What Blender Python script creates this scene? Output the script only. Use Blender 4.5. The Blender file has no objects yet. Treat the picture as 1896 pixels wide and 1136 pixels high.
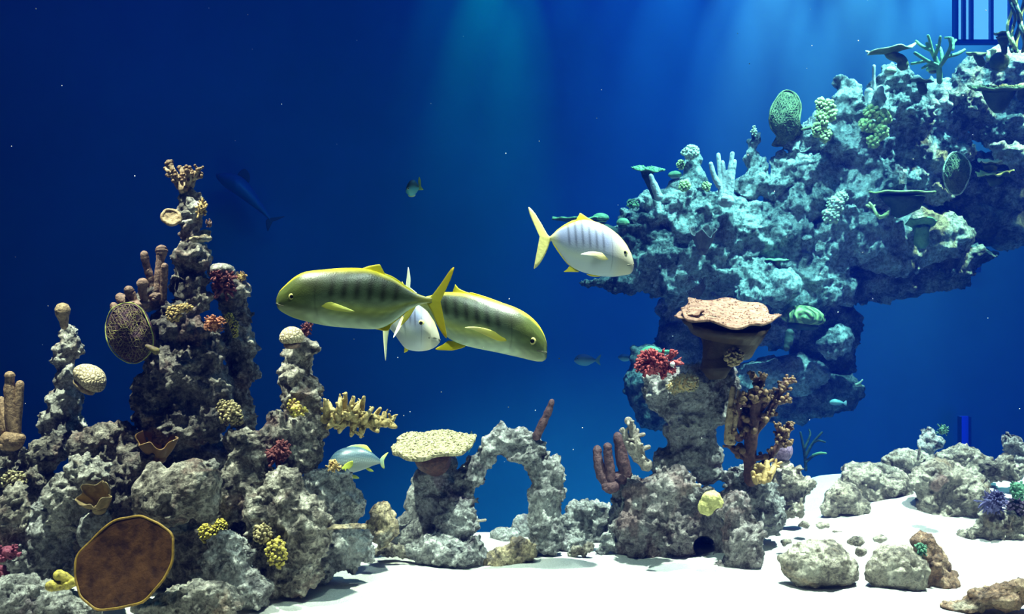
import bpy, bmesh, math, random
import numpy as np
from mathutils import Vector, Matrix, Euler

C = bpy.context.scene.collection
SC = bpy.context.scene
R = math.radians

# ------------------------------------------------------------------ camera, water, lights, exposure
CAM_H = 1.2
FPX = 1843.0
cam_d = bpy.data.cameras.new('camera'); cam = bpy.data.objects.new('camera', cam_d); C.objects.link(cam)
cam.location = (0, 0, CAM_H); cam.rotation_euler = (R(90), 0, 0)
cam_d.sensor_width = 36; cam_d.lens = 36*FPX/1896; cam_d.clip_end = 200
SC.camera = cam
SC.view_settings.view_transform = 'Standard'; SC.view_settings.look = 'None'
SC.view_settings.gamma = 1; SC.view_settings.use_curve_mapping = False
SC.view_settings.exposure = 0.0
SC.cycles.use_denoising = True
SC.cycles.max_bounces = 5; SC.cycles.diffuse_bounces = 3; SC.cycles.glossy_bounces = 2
SC.cycles.volume_bounces = 0; SC.cycles.sample_clamp_indirect = 3.0
SC.cycles.sample_clamp_direct = 12.0
SC.cycles.caustics_reflective = False; SC.cycles.caustics_refractive = False

def P(px, py, Y):
    """a pixel of the 1896x1136 frame and a distance -> the point in the tank"""
    return Vector(((px-948)/FPX*Y, Y, CAM_H-(py-568)/FPX*Y))

# the water: a homogeneous medium that takes red first and scatters blue
world = bpy.data.worlds.new('water'); SC.world = world; world.use_nodes = True
nt = world.node_tree; nt.nodes.clear()
wo = nt.nodes.new('ShaderNodeOutputWorld'); bgd = nt.nodes.new('ShaderNodeBackground')
bgd.inputs[0].default_value = (0.0, 0.002, 0.01, 1); bgd.inputs[1].default_value = 0.0
nt.links.new(bgd.outputs[0], wo.inputs['Surface'])
va = nt.nodes.new('ShaderNodeVolumeAbsorption'); vs = nt.nodes.new('ShaderNodeVolumeScatter'); ad = nt.nodes.new('ShaderNodeAddShader')
va.inputs['Color'].default_value = (0.0, 0.68, 0.84, 1); va.inputs['Density'].default_value = 0.075
vs.inputs['Color'].default_value = (0.01, 0.07, 1.0, 1); vs.inputs['Density'].default_value = 0.0155
vs.inputs['Anisotropy'].default_value = 0.0
nt.links.new(va.outputs[0], ad.inputs[0]); nt.links.new(vs.outputs[0], ad.inputs[1]); nt.links.new(ad.outputs[0], wo.inputs['Volume'])

def aim(o, target):
    o.rotation_euler = (Vector(target)-o.location).to_track_quat('-Z', 'Y').to_euler()
def spot(name, loc, target, power, angle, color=(1, 1, 1), blend=.6, radius=.1):
    d = bpy.data.lights.new(name, 'SPOT'); d.energy = power; d.spot_size = R(angle); d.spot_blend = blend
    d.color = color; d.shadow_soft_size = radius
    o = bpy.data.objects.new(name, d); C.objects.link(o); o.location = loc; aim(o, target); return o
def area(name, loc, target, power, sx, sy, color=(1, 1, 1)):
    d = bpy.data.lights.new(name, 'AREA'); d.shape = 'RECTANGLE'; d.size = sx; d.size_y = sy; d.energy = power; d.color = color
    o = bpy.data.objects.new(name, d); C.objects.link(o); o.location = loc; aim(o, target); return o

# lamps over the tank, and added ambient fill above the water
spot('tank_lamp', (-2.0, 3.65, 4.7), (-1.5, 4.15, .4), 3900, 46, (1, .78, .60), .8, .03)
spot('tank_lamp', (0.9, 4.0, 4.8), (0.6, 4.7, 0), 4400, 50, (1, .81, .66), .8, .03)
spot('tank_lamp', (2.9, 4.6, 4.8), (2.3, 5.0, 0), 5800, 50, (1, .84, .70), .8, .03)
spot('tank_lamp', (-0.3, 2.2, 4.4), (-0.1, 3.9, 1.0), 500, 36, (1, .95, .8), .8, .04)
spot('reef_lamp', (4.2, 7.0, 6.4), (2.9, 8.4, 2.0), 4900, 60, (.46, .90, .90), .7, .05)
spot('reef_lamp', (4.9, 7.2, 6.2), (4.05, 7.9, 3.0), 5000, 21, (1, .92, .45), .9, .05)
spot('reef_lamp', (1.6, 6.4, 6.0), (1.6, 8.2, 1.8), 2900, 46, (.46, .9, .92), .7, .05)
area('surface_fill', (0.5, 5.0, 6.5), (0.5, 5.0, 0), 70, 8, 6, (.6, .8, 1))  # broad ambient fill added above the water
area('surface_fill', (2.5, 6.2, 7.2), (2.8, 8.2, 1), 120, 4, 2, (.2, .75, 1))  # teal fill added to lift the dark parts of the far reef
# spots added at the far wall; streaks on it stand in for light shafts
for (px, e, c, a, lo) in ((790, 500, (.0, .8, .7), 16, 1.5), (880, 1900, (.0, 1, .55), 20, 1.0), (955, 1300, (.0, 1, .6), 13, 1.5), (1040, 500, (.05, .7, .9), 16, 1.5), (1130, 600, (.1, .6, 1), 20, 0), (1230, 1300, (.2, .7, 1), 22, 1.2), (1340, 1700, (.5, .9, 1), 16, 2), (1420, 3300, (.9, 1, .8), 22, 1.5), (1500, 1800, (.8, 1, .85), 13, 2.5), (1580, 3800, (.9, 1, .8), 22, 1.5), (1665, 2400, (.8, 1, .85), 14, 2.5), (1740, 3600, (.9, 1, .8), 22, 1.5), (1850, 2400, (.8, 1, .9), 22, 1.5)):
    p = P(px, 0, 13.4); spot('wall_streak_spot', (p.x+.25, 12.95, 7.6), (p.x+.05, 13.5, lo+1.8), e*(.33 if px < 1100 else .5), a*1.4, c, 1.0, .04)
area('back_fill', (3.5, 11.3, 8), (3.2, 13.5, 0), 165, 9, 1.5, (.03, .16, 1))  # blue fills added to tint the far wall and the water
area('back_fill', (0, 9.5, 8), (0, 12.5, -1), 85, 10, 2.5, (.0, .04, 1))
area('back_fill', (7.5, 10.5, -1.5), (3, 13.5, 0), 30, 2, 3, (.0, .10, 1))

# ------------------------------------------------------------------ mesh helpers
class G:
    def __init__(s): s.v = []; s.f = []; s.n = 0
    def add(s, v, f):
        v = np.asarray(v, float); s.v.append(v); s.f += [tuple(i+s.n for i in q) for q in f]; s.n += len(v); return s
    def build(s, name, mat, parent=None, smooth=True):
        me = bpy.data.meshes.new(name); vv = np.concatenate(s.v) if s.v else np.zeros((0, 3))
        me.from_pydata(vv.tolist(), [], s.f); me.update()
        if smooth: me.polygons.foreach_set('use_smooth', [True]*len(me.polygons))
        o = bpy.data.objects.new(name, me); C.objects.link(o)
        if mat: me.materials.append(mat)
        if parent:
            o.parent = parent; o.location = -Vector(parent.location) if not parent.get('_local') else (0, 0, 0)
        return o

def tag(o, label, cat, group=None, kind=None):
    if label: o['label'] = label
    if cat: o['category'] = cat
    if group: o['group'] = group
    if kind: o['kind'] = kind
    return o
def thing(name, loc, label, cat, group=None):
    o = bpy.data.objects.new(name, None); C.objects.link(o); o.location = loc; o.empty_display_size = .05
    return tag(o, label, cat, group)

_sph = {}
def unit_sphere(seg, rings):
    if (seg, rings) in _sph: return _sph[(seg, rings)]
    v = [(0, 0, 1)]; f = []
    for i in range(1, rings):
        a = math.pi*i/rings
        for j in range(seg):
            b = 2*math.pi*j/seg; v.append((math.sin(a)*math.cos(b), math.sin(a)*math.sin(b), math.cos(a)))
    v.append((0, 0, -1)); L = len(v)-1
    for j in range(seg):
        k = (j+1) % seg; f.append((0, 1+j, 1+k)); f.append((L, 1+(rings-2)*seg+k, 1+(rings-2)*seg+j))
        for i in range(rings-2): a = 1+i*seg; f.append((a+j, a+seg+j, a+seg+k, a+k))
    _sph[(seg, rings)] = (np.array(v), f); return _sph[(seg, rings)]
def ellipsoid(g, c, r, rot=None, seg=16, rings=10):
    v, f = unit_sphere(seg, rings); v = v*np.array(r if hasattr(r, '__len__') else (r, r, r))
    if rot is not None: v = v @ np.array(Euler(rot).to_matrix()).T
    g.add(v+np.array(c), f)
def tube(g, pts, rad, seg=8, cap=1.0):
    pts = np.array([list(p) for p in pts], float); n = len(pts)
    rad = np.array(rad if hasattr(rad, '__len__') else [rad]*n, float)
    # round ends
    t0 = pts[1]-pts[0]; t0 /= np.linalg.norm(t0)+1e-9; t1 = pts[-1]-pts[-2]; t1 /= np.linalg.norm(t1)+1e-9
    pts = np.vstack([pts[0]-t0*rad[0]*.7, pts, pts[-1]+t1*rad[-1]*.55*cap, pts[-1]+t1*rad[-1]*.85*cap]); rad = np.concatenate([[rad[0]*.5], rad, [rad[-1]*.75, rad[-1]*.25]]); n = len(pts)
    up = np.array((0.13, .9, .3)); ref = None; V = []
    for i in range(n):
        t = pts[min(i+1, n-1)]-pts[max(i-1, 0)]; t /= np.linalg.norm(t)+1e-9
        a = (up if ref is None else ref); a = a-t*np.dot(a, t); l = np.linalg.norm(a)
        if l < 1e-6: a = np.array((1., 0, 0))-t*t[0]; l = np.linalg.norm(a)
        a /= l; ref = a; b = np.cross(t, a)
        for j in range(seg):
            th = 2*math.pi*j/seg; V.append(pts[i]+rad[i]*(math.cos(th)*a+math.sin(th)*b))
    F = []
    for i in range(n-1):
        for j in range(seg):
            k = (j+1) % seg; F.append((i*seg+j, i*seg+k, (i+1)*seg+k, (i+1)*seg+j))
    F.append(tuple(range(seg))[::-1]); F.append(tuple((n-1)*seg+j for j in range(seg)))
    g.add(V, F)
def prism(g, poly, axis_y, th):
    """closed outline (x,z) given thickness about y=axis_y"""
    n = len(poly); V = [(x, axis_y-th/2, z) for x, z in poly]+[(x, axis_y+th/2, z) for x, z in poly]
    F = [tuple(range(n)), tuple(range(2*n-1, n-1, -1))]+[(i, i+n, (i+1) % n+n, (i+1) % n) for i in range(n)]
    g.add(V, F)
def crom(pts, k=6, closed=False):
    pts = [np.array(p, float) for p in pts]; n = len(pts); out = []
    rng_ = range(n) if closed else range(n-1)
    for i in rng_:
        g_ = (lambda j: pts[j % n]) if closed else (lambda j: pts[max(0, min(n-1, j))])
        p0, p1, p2, p3 = g_(i-1), g_(i), g_(i+1), g_(i+2)
        for q in range(k):
            t = q/k; out.append(.5*((2*p1)+(-p0+p2)*t+(2*p0-5*p1+4*p2-p3)*t*t+(-p0+3*p1-3*p2+p3)*t**3))
    if not closed: out.append(pts[-1])
    return out

# ------------------------------------------------------------------ materials
def new_mat(name):
    m = bpy.data.materials.new(name); m.use_nodes = True; t = m.node_tree; b = t.nodes['Principled BSDF']
    return m, t, b
def N(t, kind, **kw):
    n = t.nodes.new(kind)
    for k, v in kw.items():
        if k in n.inputs: n.inputs[k].default_value = v
        else: setattr(n, k, v)
    return n
def ramp(t, src, stops):
    r = t.nodes.new('ShaderNodeValToRGB'); e = r.color_ramp.elements
    while len(e) < len(stops): e.new(.5)
    for i, (p, c) in enumerate(stops): e[i].position = p; e[i].color = (*c, 1)
    t.links.new(src, r.inputs[0]); return r.outputs[0]
def mix(t, fac, a, b, mode='MIX'):
    m = t.nodes.new('ShaderNodeMix'); m.data_type = 'RGBA'; m.blend_type = mode
    if isinstance(fac, (int, float)): m.inputs['Factor'].default_value = fac
    else: t.links.new(fac, m.inputs['Factor'])
    for s, v in (('A', a), ('B', b)):
        i = [q for q in m.inputs if q.name == s and q.type == 'RGBA'][0]
        if isinstance(v, tuple): i.default_value = (*v, 1)
        else: t.links.new(v, i)
    return [q for q in m.outputs if q.type == 'RGBA'][0]
def noise(t, scale, detail=6, rough=.6, coord=None, dist=0):
    n = N(t, 'ShaderNodeTexNoise', Scale=scale, Detail=detail, Roughness=rough, Distortion=dist)
    t.links.new(coord or geo(t), n.inputs['Vector']); return n.outputs['Fac']
def geo(t):
    g = t.nodes.get('geo') or t.nodes.new('ShaderNodeTexCoord'); g.name = 'geo'; return g.outputs['Object']
def voro(t, scale, feature='F1', coord=None, rnd=1):
    n = N(t, 'ShaderNodeTexVoronoi', Scale=scale, feature=feature, Randomness=rnd); t.links.new(coord or geo(t), n.inputs['Vector']); return n
def bump(t, b, h, dist, strength=1.0, chain=None):
    n = N(t, 'ShaderNodeBump', Strength=strength, Distance=dist); t.links.new(h, n.inputs['Height'])
    if chain: t.links.new(chain, n.inputs['Normal'])
    t.links.new(n.outputs[0], b.inputs['Normal']); return n.outputs[0]

def rock_mat(name, light, mid, dark, accent=None, acc_at=.6, s=1.0, bumpd=.02):
    m, t, b = new_mat(name)
    n1 = noise(t, 9*s, 9, .72, dist=.6); c = ramp(t, n1, [(.40, dark), (.50, mid), (.60, light)])
    if accent:
        n2 = noise(t, 4.3*s, 5, .6, dist=1.0); f = ramp(t, n2, [(acc_at-.03, (0, 0, 0)), (acc_at+.05, (.8, .8, .8))]); c = mix(t, f, c, accent)
    n3 = noise(t, 75*s, 5, .65); c = mix(t, .7, c, ramp(t, n3, [(.38, (.22, .20, .20)), (.52, (.9, .9, .9)), (.66, (1.5, 1.5, 1.45))]), 'MULTIPLY')
    v = voro(t, 42*s, 'SMOOTH_F1').outputs['Distance']; v2 = voro(t, 15*s, 'F1').outputs['Distance']
    t.links.new(c, b.inputs['Base Color']); b.inputs['Roughness'].default_value = .55
    b.inputs['Specular IOR Level'].default_value = .35
    c1 = bump(t, b, n1, bumpd*2.2, 1.0); c2 = bump(t, b, v2, bumpd*1.2, .8, c1); c3 = bump(t, b, v, bumpd, 1.0, c2); bump(t, b, n3, bumpd*.7, 1.0, c3)
    return m
def soft_mat(name, col, col2=None, scale=40, rough=.6, bd=.006, kind='noise'):
    m, t, b = new_mat(name)
    if kind == 'noise': h = noise(t, scale, 5, .6)
    elif kind == 'cells': h = voro(t, scale, 'DISTANCE_TO_EDGE').outputs['Distance']
    elif kind == 'dots': h = voro(t, scale, 'F1').outputs['Distance']
    elif kind == 'maze':
        w = N(t, 'ShaderNodeTexWave', Scale=scale, Distortion=14.0, Detail=2.0); w.inputs['Detail Scale'].default_value = 1.1
        t.links.new(geo(t), w.inputs['Vector']); h = w.outputs['Fac']
    if kind == 'cells': c = ramp(t, h, [(.02, col), (.12, col2 or col)])
    else: c = ramp(t, h, [(.35, col2 or col), (.62, col)])
    if kind == 'noise': pass
    t.links.new(c, b.inputs['Base Color']); b.inputs['Roughness'].default_value = rough; b.inputs['Specular IOR Level'].default_value = .2
    bump(t, b, h, bd, .8); return m

M = {}
M['rock'] = rock_mat('reef_rock_grey', (.72, .66, .57), (.28, .25, .215), (.07, .06, .055), (.30, .20, .17), .60)
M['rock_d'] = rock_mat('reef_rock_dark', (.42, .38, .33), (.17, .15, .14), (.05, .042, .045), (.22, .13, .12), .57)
M['rock_p'] = rock_mat('reef_rock_purplish', (.62, .57, .55), (.28, .245, .25), (.09, .075, .08), (.26, .17, .17), .56)
M['rock_w'] = rock_mat('reef_rock_pale', (.80, .77, .70), (.48, .46, .42), (.14, .135, .13), (.35, .25, .19), .63)
M['rock_y'] = rock_mat('reef_rock_yellow', (.80, .66, .42), (.48, .38, .24), (.15, .12, .10), (.5, .5, .46), .60)
M['rock_b'] = rock_mat('reef_rock_blue_grey', (.80, .80, .78), (.42, .42, .42), (.13, .13, .14), (.28, .22, .27), .62)
M['rock_s'] = rock_mat('sanded_rock', (.72, .66, .55), (.38, .33, .27), (.12, .10, .085), (.34, .25, .17), .60, 1.0, .016)
M['rock_r'] = rock_mat('rusty_rock', (.55, .38, .26), (.30, .17, .11), (.12, .07, .05), (.45, .38, .30), .6)
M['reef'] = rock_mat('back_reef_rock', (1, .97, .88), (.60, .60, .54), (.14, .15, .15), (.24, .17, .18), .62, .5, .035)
M['reef_d'] = rock_mat('back_reef_rock_dark', (.5, .5, .44), (.22, .23, .21), (.05, .055, .06), None, .6, .7, .03)  # darker copy of the far rock, carrying shade of undersides and hollows

# ------------------------------------------------------------------ rocks
_tex = {}
def dtex(kind, size, **kw):
    k = (kind, size)
    if k not in _tex:
        x = bpy.data.textures.new('grain', kind); x.noise_scale = size
        for a, v in kw.items(): setattr(x, a, v)
        _tex[k] = x
    return _tex[k]
def disp(o, tx, strength, mid=.5):
    d = o.modifiers.new('relief', 'DISPLACE'); d.texture = tx; d.strength = strength; d.mid_level = mid; d.texture_coords = 'GLOBAL'
def rock(name, label, blobs, mat='rock', Y=4.2, vox=.0095, lumps=9, seed=1, amp=1.0, cat='rock', group=None, lump=.38, parent=None, grow=1.1):
    """blobs: (px, py, rx px, rz px[, depth offset m[, depth radius factor]]) around distance Y"""
    rnd = random.Random(seed*77+5); g = G(); k0 = Y/FPX
    for bl in blobs:
        px, py, rx, rz = bl[:4]; dy = bl[4] if len(bl) > 4 else 0; q = bl[5] if len(bl) > 5 else .8
        y = Y+dy; c = P(px, py, y); k = y/FPX; r = (rx*k, (min(rx, rz)*.5+max(rx, rz)*.5)*k*q, rz*k)
        ellipsoid(g, c, tuple(grow*q_ for q_ in r), (0, 0, 0), 16, 10)
        for i in range(lumps):
            a = rnd.uniform(0, 2*math.pi); z = rnd.uniform(-.8, .95); s = math.sqrt(1-z*z)
            d = (s*math.cos(a), -abs(s*math.sin(a)) if rnd.random() < .7 else s*math.sin(a), z)
            rr = rnd.uniform(.6, 1.15)*lump*min(r[0], r[2], max(r)*.7)
            pc = (c[0]+d[0]*r[0]*.8*grow, c[1]+d[1]*r[1]*.8*grow, c[2]+d[2]*r[2]*.8*grow)
            ellipsoid(g, pc, (rr*rnd.uniform(.8, 1.3), rr, rr*rnd.uniform(.55, 1.1)), (rnd.uniform(-.6, .6), rnd.uniform(-.6, .6), 0), 10, 7)
    o = g.build(name, M[mat], parent)
    m = o.modifiers.new('fuse', 'REMESH'); m.mode = 'VOXEL'; m.voxel_size = vox; m.use_smooth_shade = True
    sc = Y/4.2
    disp(o, dtex('CLOUDS', round(.16*sc, 3), noise_depth=2), .07*amp*sc)
    disp(o, dtex('VORONOI', round(.07*sc, 3), distance_metric='DISTANCE'), -.035*amp*sc, .35)
    disp(o, dtex('CLOUDS', round(.04*sc, 3), noise_depth=2, noise_type='HARD_NOISE'), .036*amp*sc, .42)
    disp(o, dtex('VORONOI', round(.028*sc, 3), distance_metric='DISTANCE'), -.014*amp*sc, .35)
    if not parent: tag(o, label, cat, group)
    return o
# ------------------------------------------------------------------ the setting: sand shelf, deep floor, walls
def fbm(x, y, seed=0, oct=4):
    rs = np.random.RandomState(seed); z = 0*x; a = 1.; f = 1.
    for i in range(oct):
        for j in range(3):
            th = rs.uniform(0, 6.28); ph = rs.uniform(0, 6.28); z = z+a/3*np.sin(f*(x*math.cos(th)+y*math.sin(th))+ph+.8*np.sin(f*.7*(x*math.sin(th)-y*math.cos(th))+ph*2))
        a *= .5; f *= 2.1
    return z
m, t, b = new_mat('white_sand')
n = noise(t, 160, 4, .7); c = ramp(t, n, [(.3, (.38, .37, .35)), (.6, (.60, .595, .58))]); n2 = noise(t, 2.3, 5, .6)
c = mix(t, ramp(t, n2, [(.5, (0, 0, 0)), (.72, (.35, .35, .35))]), c, (.34, .31, .26)); t.links.new(c, b.inputs['Base Color'])
b.inputs['Roughness'].default_value = .9; bump(t, b, n, .004, .6, bump(t, b, n2, .03, .4)); M['sand'] = m
nx, ny = 260, 170; X = np.linspace(-5, 7, nx); Yv = np.linspace(2.2, 8.4, ny); XX, YY = np.meshgrid(X, Yv)
edge = 5.35+np.clip((XX-0.6)/1.4, 0, 1)*1.15+.12*fbm(XX*2, YY*0, 3)
ZZ = .025*fbm(XX*2.2, YY*2.2, 1)+.012*fbm(XX*9, YY*9, 2)
rt = np.clip((XX-1.2)/1.5, 0, 1); ZZ = ZZ+.10*rt*np.clip((YY-4.4)/2, 0, 1)+.04*np.clip((XX-1.9), 0, 1)
for (mx_, my_, mh) in ((1.82, 5.35, .09), (1.35, 5.0, .07), (2.3, 5.6, .08)): ZZ = ZZ+mh*np.exp(-((XX-mx_)**2+(YY-my_)**2)/.09)
dz = np.clip((YY-edge)/1.3, 0, 1); ZZ = ZZ-3.1*dz*dz*(3-2*dz)
F = [(i*nx+j, i*nx+j+1, (i+1)*nx+j+1, (i+1)*nx+j) for i in range(ny-1) for j in range(nx-1)]
o = G().add(np.stack([XX, YY, ZZ], -1).reshape(-1, 3), F).build('floor', M['sand']); tag(o, 'bright white sand bed of the tank', None, kind='structure')
m, t, b = new_mat('blue_tank_paint'); n = noise(t, .5, 4, .6)
t.links.new(ramp(t, n, [(.35, (.04, .20, .42)), (.65, (.05, .24, .50))]), b.inputs['Base Color']); b.inputs['Roughness'].default_value = .8; M['blue'] = m
def box(g, x0, x1, y0, y1, z0, z1):
    V = [(x, y, z) for x in (x0, x1) for y in (y0, y1) for z in (z0, z1)]
    g.add(V, [(0, 1, 3, 2), (4, 6, 7, 5), (0, 4, 5, 1), (2, 3, 7, 6), (0, 2, 6, 4), (1, 5, 7, 3)])
def struct(name, mat, *bx):
    g = G()
    for q in bx: box(g, *q)
    o = g.build(name, mat, smooth=False); o['kind'] = 'structure'; return o
struct('wall_back', M['blue'], (-9, 11, 13.5, 13.7, -3.6, 9))
struct('wall_left', M['blue'], (-9.2, -9, 2, 13.7, -3.6, 9))
struct('wall_right', M['blue'], (11, 11.2, 2, 13.7, -3.6, 9))
struct('floor_deep', M['blue'], (-9, 11, 6.0, 13.5, -3.6, -3.3))
# ------------------------------------------------------------------ left reef
GL, GC, GR, GB = 'rocks of the left reef', 'rocks of the arch', 'boulders on the sand at right', 'rocks of the far reef'
rock('reef_rock', 'dark lumpy rock cut by the left picture edge, under the brown finger coral', [(8,822,38,34),(-15,880,55,60),(20,865,30,40)], 'rock_d', 4.35, seed=1, group=GL)
rock('rock_spire', 'short pale knobbly rock spire left of the tall one, tan cup on its tip', [(128,618,22,20),(128,648,28,24),(118,668,26,20),(124,700,25,34),(120,745,34,36),(112,788,46,36)], 'rock_w', 4.4, seed=2, lumps=9, lump=.45, amp=.8, group=GL)
rock('rock_spire', 'tallest rock spire of the left reef, crowned by a brown branching coral', [(350,366,24,24),(352,400,30,30),(350,432,24,24),(357,476,31,34),(350,528,32,38),(360,560,36,30)], 'rock', 4.35, seed=3, lumps=10, lump=.42, amp=.9, group=GL)
rock('rock_ledge', 'pale yellowish rock ledge sticking out halfway up the tallest spire', [(368,440,26,11,-.06),(378,428,16,10,-.05)], 'rock_y', 4.3, seed=4, lumps=4, vox=.01, amp=.5, group=GL)
rock('rock_ledge', 'white rock cap hung on the upper right of the tallest spire', [(358,384,18,10,-.05),(350,376,12,14,-.05),(345,412,15,9,-.05)], 'rock_w', 4.28, seed=5, lumps=4, vox=.01, amp=.6, group=GL)
rock('reef_rock', 'dark craggy trunk of rock carrying the tallest spire', [(335,600,46,46),(292,628,42,46),(378,648,40,54),(335,690,64,70),(285,735,40,64),(390,740,40,70),(335,780,84,50)], 'rock_d', 4.3, seed=6, lumps=12, lump=.36, group=GL)
rock('reef_rock', 'rock shoulder with ringed bands under the stubby tube sponges', [(284,548,24,24),(262,560,24,20),(240,566,18,12)], 'rock_d', 4.3, seed=7, lumps=5, amp=.5, group=GL)
rock('rock_pillar', 'grey rock pillar behind the dark red coral, right of the tallest spire', [(428,545,34,40),(440,590,28,40),(440,640,34,34),(446,690,30,32),(432,726,34,34),(446,775,30,32)], 'rock', 4.5, seed=8, lumps=10, lump=.44, group=GL)
rock('cap_rock', 'smooth white capstone with a dark pit, on the pillar above the dark red coral', [(412,498,24,12),(400,506,16,10),(424,504,14,12)], 'rock_w', 4.36, seed=9, lumps=2, vox=.01, amp=.25, group=GL)
rock('rock_pillar', 'rock pillar with a round honeycomb coral on top, right end of the left reef', [(556,652,33,24),(548,690,34,28),(552,735,40,34),(586,735,17,40),(560,790,44,40),(560,838,46,34)], 'rock', 4.35, seed=10, lumps=9, lump=.4, group=GL)
rock('reef_rock', 'dark reddish sloping rock left of the honeycomb-topped pillar', [(512,792,26,40),(498,826,28,34)], 'rock_d', 4.28, seed=11, lumps=6, group=GL)
rock('reef_rock', 'pale flowing saddle rock between the two right pillars', [(468,842,38,34),(440,815,30,24),(430,900,32,70),(475,910,40,64)], 'rock', 4.25, seed=12, lumps=7, group=GL)
rock('reef_rock', 'grey slab rising beside the foot of the short spire', [(165,826,46,36),(214,806,42,28),(248,836,34,40)], 'rock', 4.2, seed=13, lumps=8, group=GL)
rock('reef_rock', 'pitted pale boulder below the short spire, left of the brown leafy sponge', [(128,918,46,48),(158,882,42,34),(118,960,30,30)], 'rock_w', 4.05, seed=14, lumps=9, lump=.34, group=GL)
rock('reef_rock', 'rounded grey rock filling the gap left of the short spire foot', [(72,845,34,38),(66,892,36,44),(98,830,30,34)], 'rock', 4.25, seed=15, lumps=7, group=GL)
rock('reef_rock', 'pale rock beneath the yellowish tuft coral at the left picture edge', [(24,960,44,46),(0,990,40,50),(30,925,26,24)], 'rock', 4.1, seed=16, lumps=8, group=GL)
rock('reef_rock', 'streaked grey rock standing behind the yellow tube sponges, lower left', [(84,985,36,60),(96,1050,48,50),(50,1030,36,50)], 'rock_b', 4.1, seed=17, lumps=7, group=GL)
rock('reef_rock', 'pale foot rock in the bottom left corner of the tank', [(30,1110,60,46),(100,1120,50,36),(150,1130,40,30)], 'rock_b', 3.85, seed=18, lumps=7, group=GL)
rock('reef_rock', 'small smooth grey-green boulder peeking out behind the big brown plate sponge', [(168,985,26,40),(185,965,22,24)], 'rock_b', 3.98, seed=19, lumps=2, amp=.4, group=GL)
rock('reef_rock', 'reddish brown rock between the brown leafy sponges', [(228,905,40,42),(225,960,40,30),(262,860,30,30)], 'rock_d', 4.15, seed=20, lumps=7, group=GL)
rock('reef_boulder', 'big rounded grey-green boulder overhanging in the middle of the left reef', [(318,918,66,52),(355,905,52,56),(290,900,38,40),(378,930,34,40)], 'rock', 3.95, seed=21, lumps=4, lump=.3, amp=.6, group=GL)
rock('reef_rock', 'pale scrap of rock lying on top of the big overhanging boulder', [(352,868,26,14),(385,860,18,16),(335,870,14,12)], 'rock_w', 3.95, seed=22, lumps=6, vox=.01, group=GL)
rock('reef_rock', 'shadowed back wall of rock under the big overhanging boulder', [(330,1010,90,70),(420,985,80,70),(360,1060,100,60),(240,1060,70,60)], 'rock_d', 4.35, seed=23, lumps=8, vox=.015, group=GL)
rock('reef_rock', 'rugged grey rock right of the small yellow-green corals, low in the left reef', [(420,1040,44,54),(452,1090,50,44),(400,1090,40,40)], 'rock_b', 4.0, seed=24, lumps=9, group=GL)
rock('reef_rock', 'tall crumpled buttress below the honeycomb-topped pillar', [(528,920,44,60),(560,980,56,64),(510,1000,46,60),(540,1060,54,42),(490,1080,40,40)], 'rock', 4.15, seed=25, lumps=11, lump=.36, group=GL)
rock('reef_rock', 'rounded grey shoulder at the right end of the left reef, below the fish', [(610,898,46,40),(636,935,38,46),(590,950,44,50)], 'rock_b', 4.35, seed=26, lumps=6, group=GL)
rock('reef_rock', 'low crumbling rock where the left reef meets the sand', [(625,1000,46,44),(660,1012,34,32),(590,1045,36,36),(640,1035,34,26)], 'rock_b', 4.35, seed=27, lumps=9, group=GL)
rock('reef_rock', 'bright white-topped rock at the bottom edge, beside the brown plate sponge', [(290,1122,46,24),(372,1098,56,24),(330,1108,40,20),(400,1120,50,26)], 'rock_w', 3.72, seed=28, lumps=7, group=GL)
rock('reef_rock', 'narrow lumpy rock pile between the two yellow-green corals and the buttress', [(478,955,24,40),(470,1000,22,40)], 'rock', 4.1, seed=29, lumps=9, lump=.5, group=GL)
rock('reef_rock', 'lone yellowish boulder on the sand right of the left reef', [(707,955,24,26),(712,985,28,26),(694,982,18,24)], 'rock_y', 4.5, seed=30, lumps=4, amp=.7, group=GL)
rock('reef_rock', 'thin flat shelf of rock jutting from the right end of the left reef', [(635,975,44,5),(600,980,20,4)], 'rock_y', 4.15, seed=31, lumps=2, vox=.009, amp=.3, group=GL)
rock('reef_rock', 'dark backing rock filling the gaps behind the golden leafy sponge', [(340,850,110,50),(250,880,90,50),(440,850,60,40)], 'rock_d', 4.55, seed=32, lumps=8, vox=.014, group=GL)  # backing rock added to fill the gaps with a dark tone
rock('reef_rock', 'dark backing rock filling the gaps behind the pale boulders, lower left', [(150,960,110,80),(60,1000,90,90),(180,1060,90,60)], 'rock_d', 4.45, seed=33, lumps=8, vox=.014, group=GL)  # second dark backing rock added behind the gaps
# ------------------------------------------------------------------ arch and its neighbours
rock('rock_pedestal', 'smooth tapering rock pedestal under the flat table coral', [(814,856,36,24),(808,890,42,34),(800,930,48,44),(786,985,56,46)], 'rock_b', 4.85, seed=40, lumps=2, lump=.3, amp=.5, group=GC)
rock('rock_arch', 'rock arch of piled grey boulders with blue water showing through', [(846,965,42,44),(850,925,36,20),(836,912,16,20),(868,884,34,24),(888,862,26,20),(906,832,20,28),(930,812,26,24),(960,812,34,20),(985,826,26,20),(968,846,36,14),(988,862,24,18),(1022,872,22,26),(1004,880,22,20),(1012,918,38,36),(1010,960,34,42),(1008,1000,34,30)], 'rock_b', 4.75, seed=41, lumps=6, lump=.36, amp=.85, group=GC)
rock('reef_rock', 'hazy low rock at the foot of the left leg of the arch', [(838,1024,62,30),(800,1015,44,30),(875,1010,24,26)], 'rock_b', 4.65, seed=42, lumps=8, group=GC)
rock('reef_rock', 'sand-dusted rubble mound at the foot of the smooth pedestal', [(745,1000,34,26),(770,975,34,26)], 'rock_b', 4.85, seed=43, lumps=9, group=GC)
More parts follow.
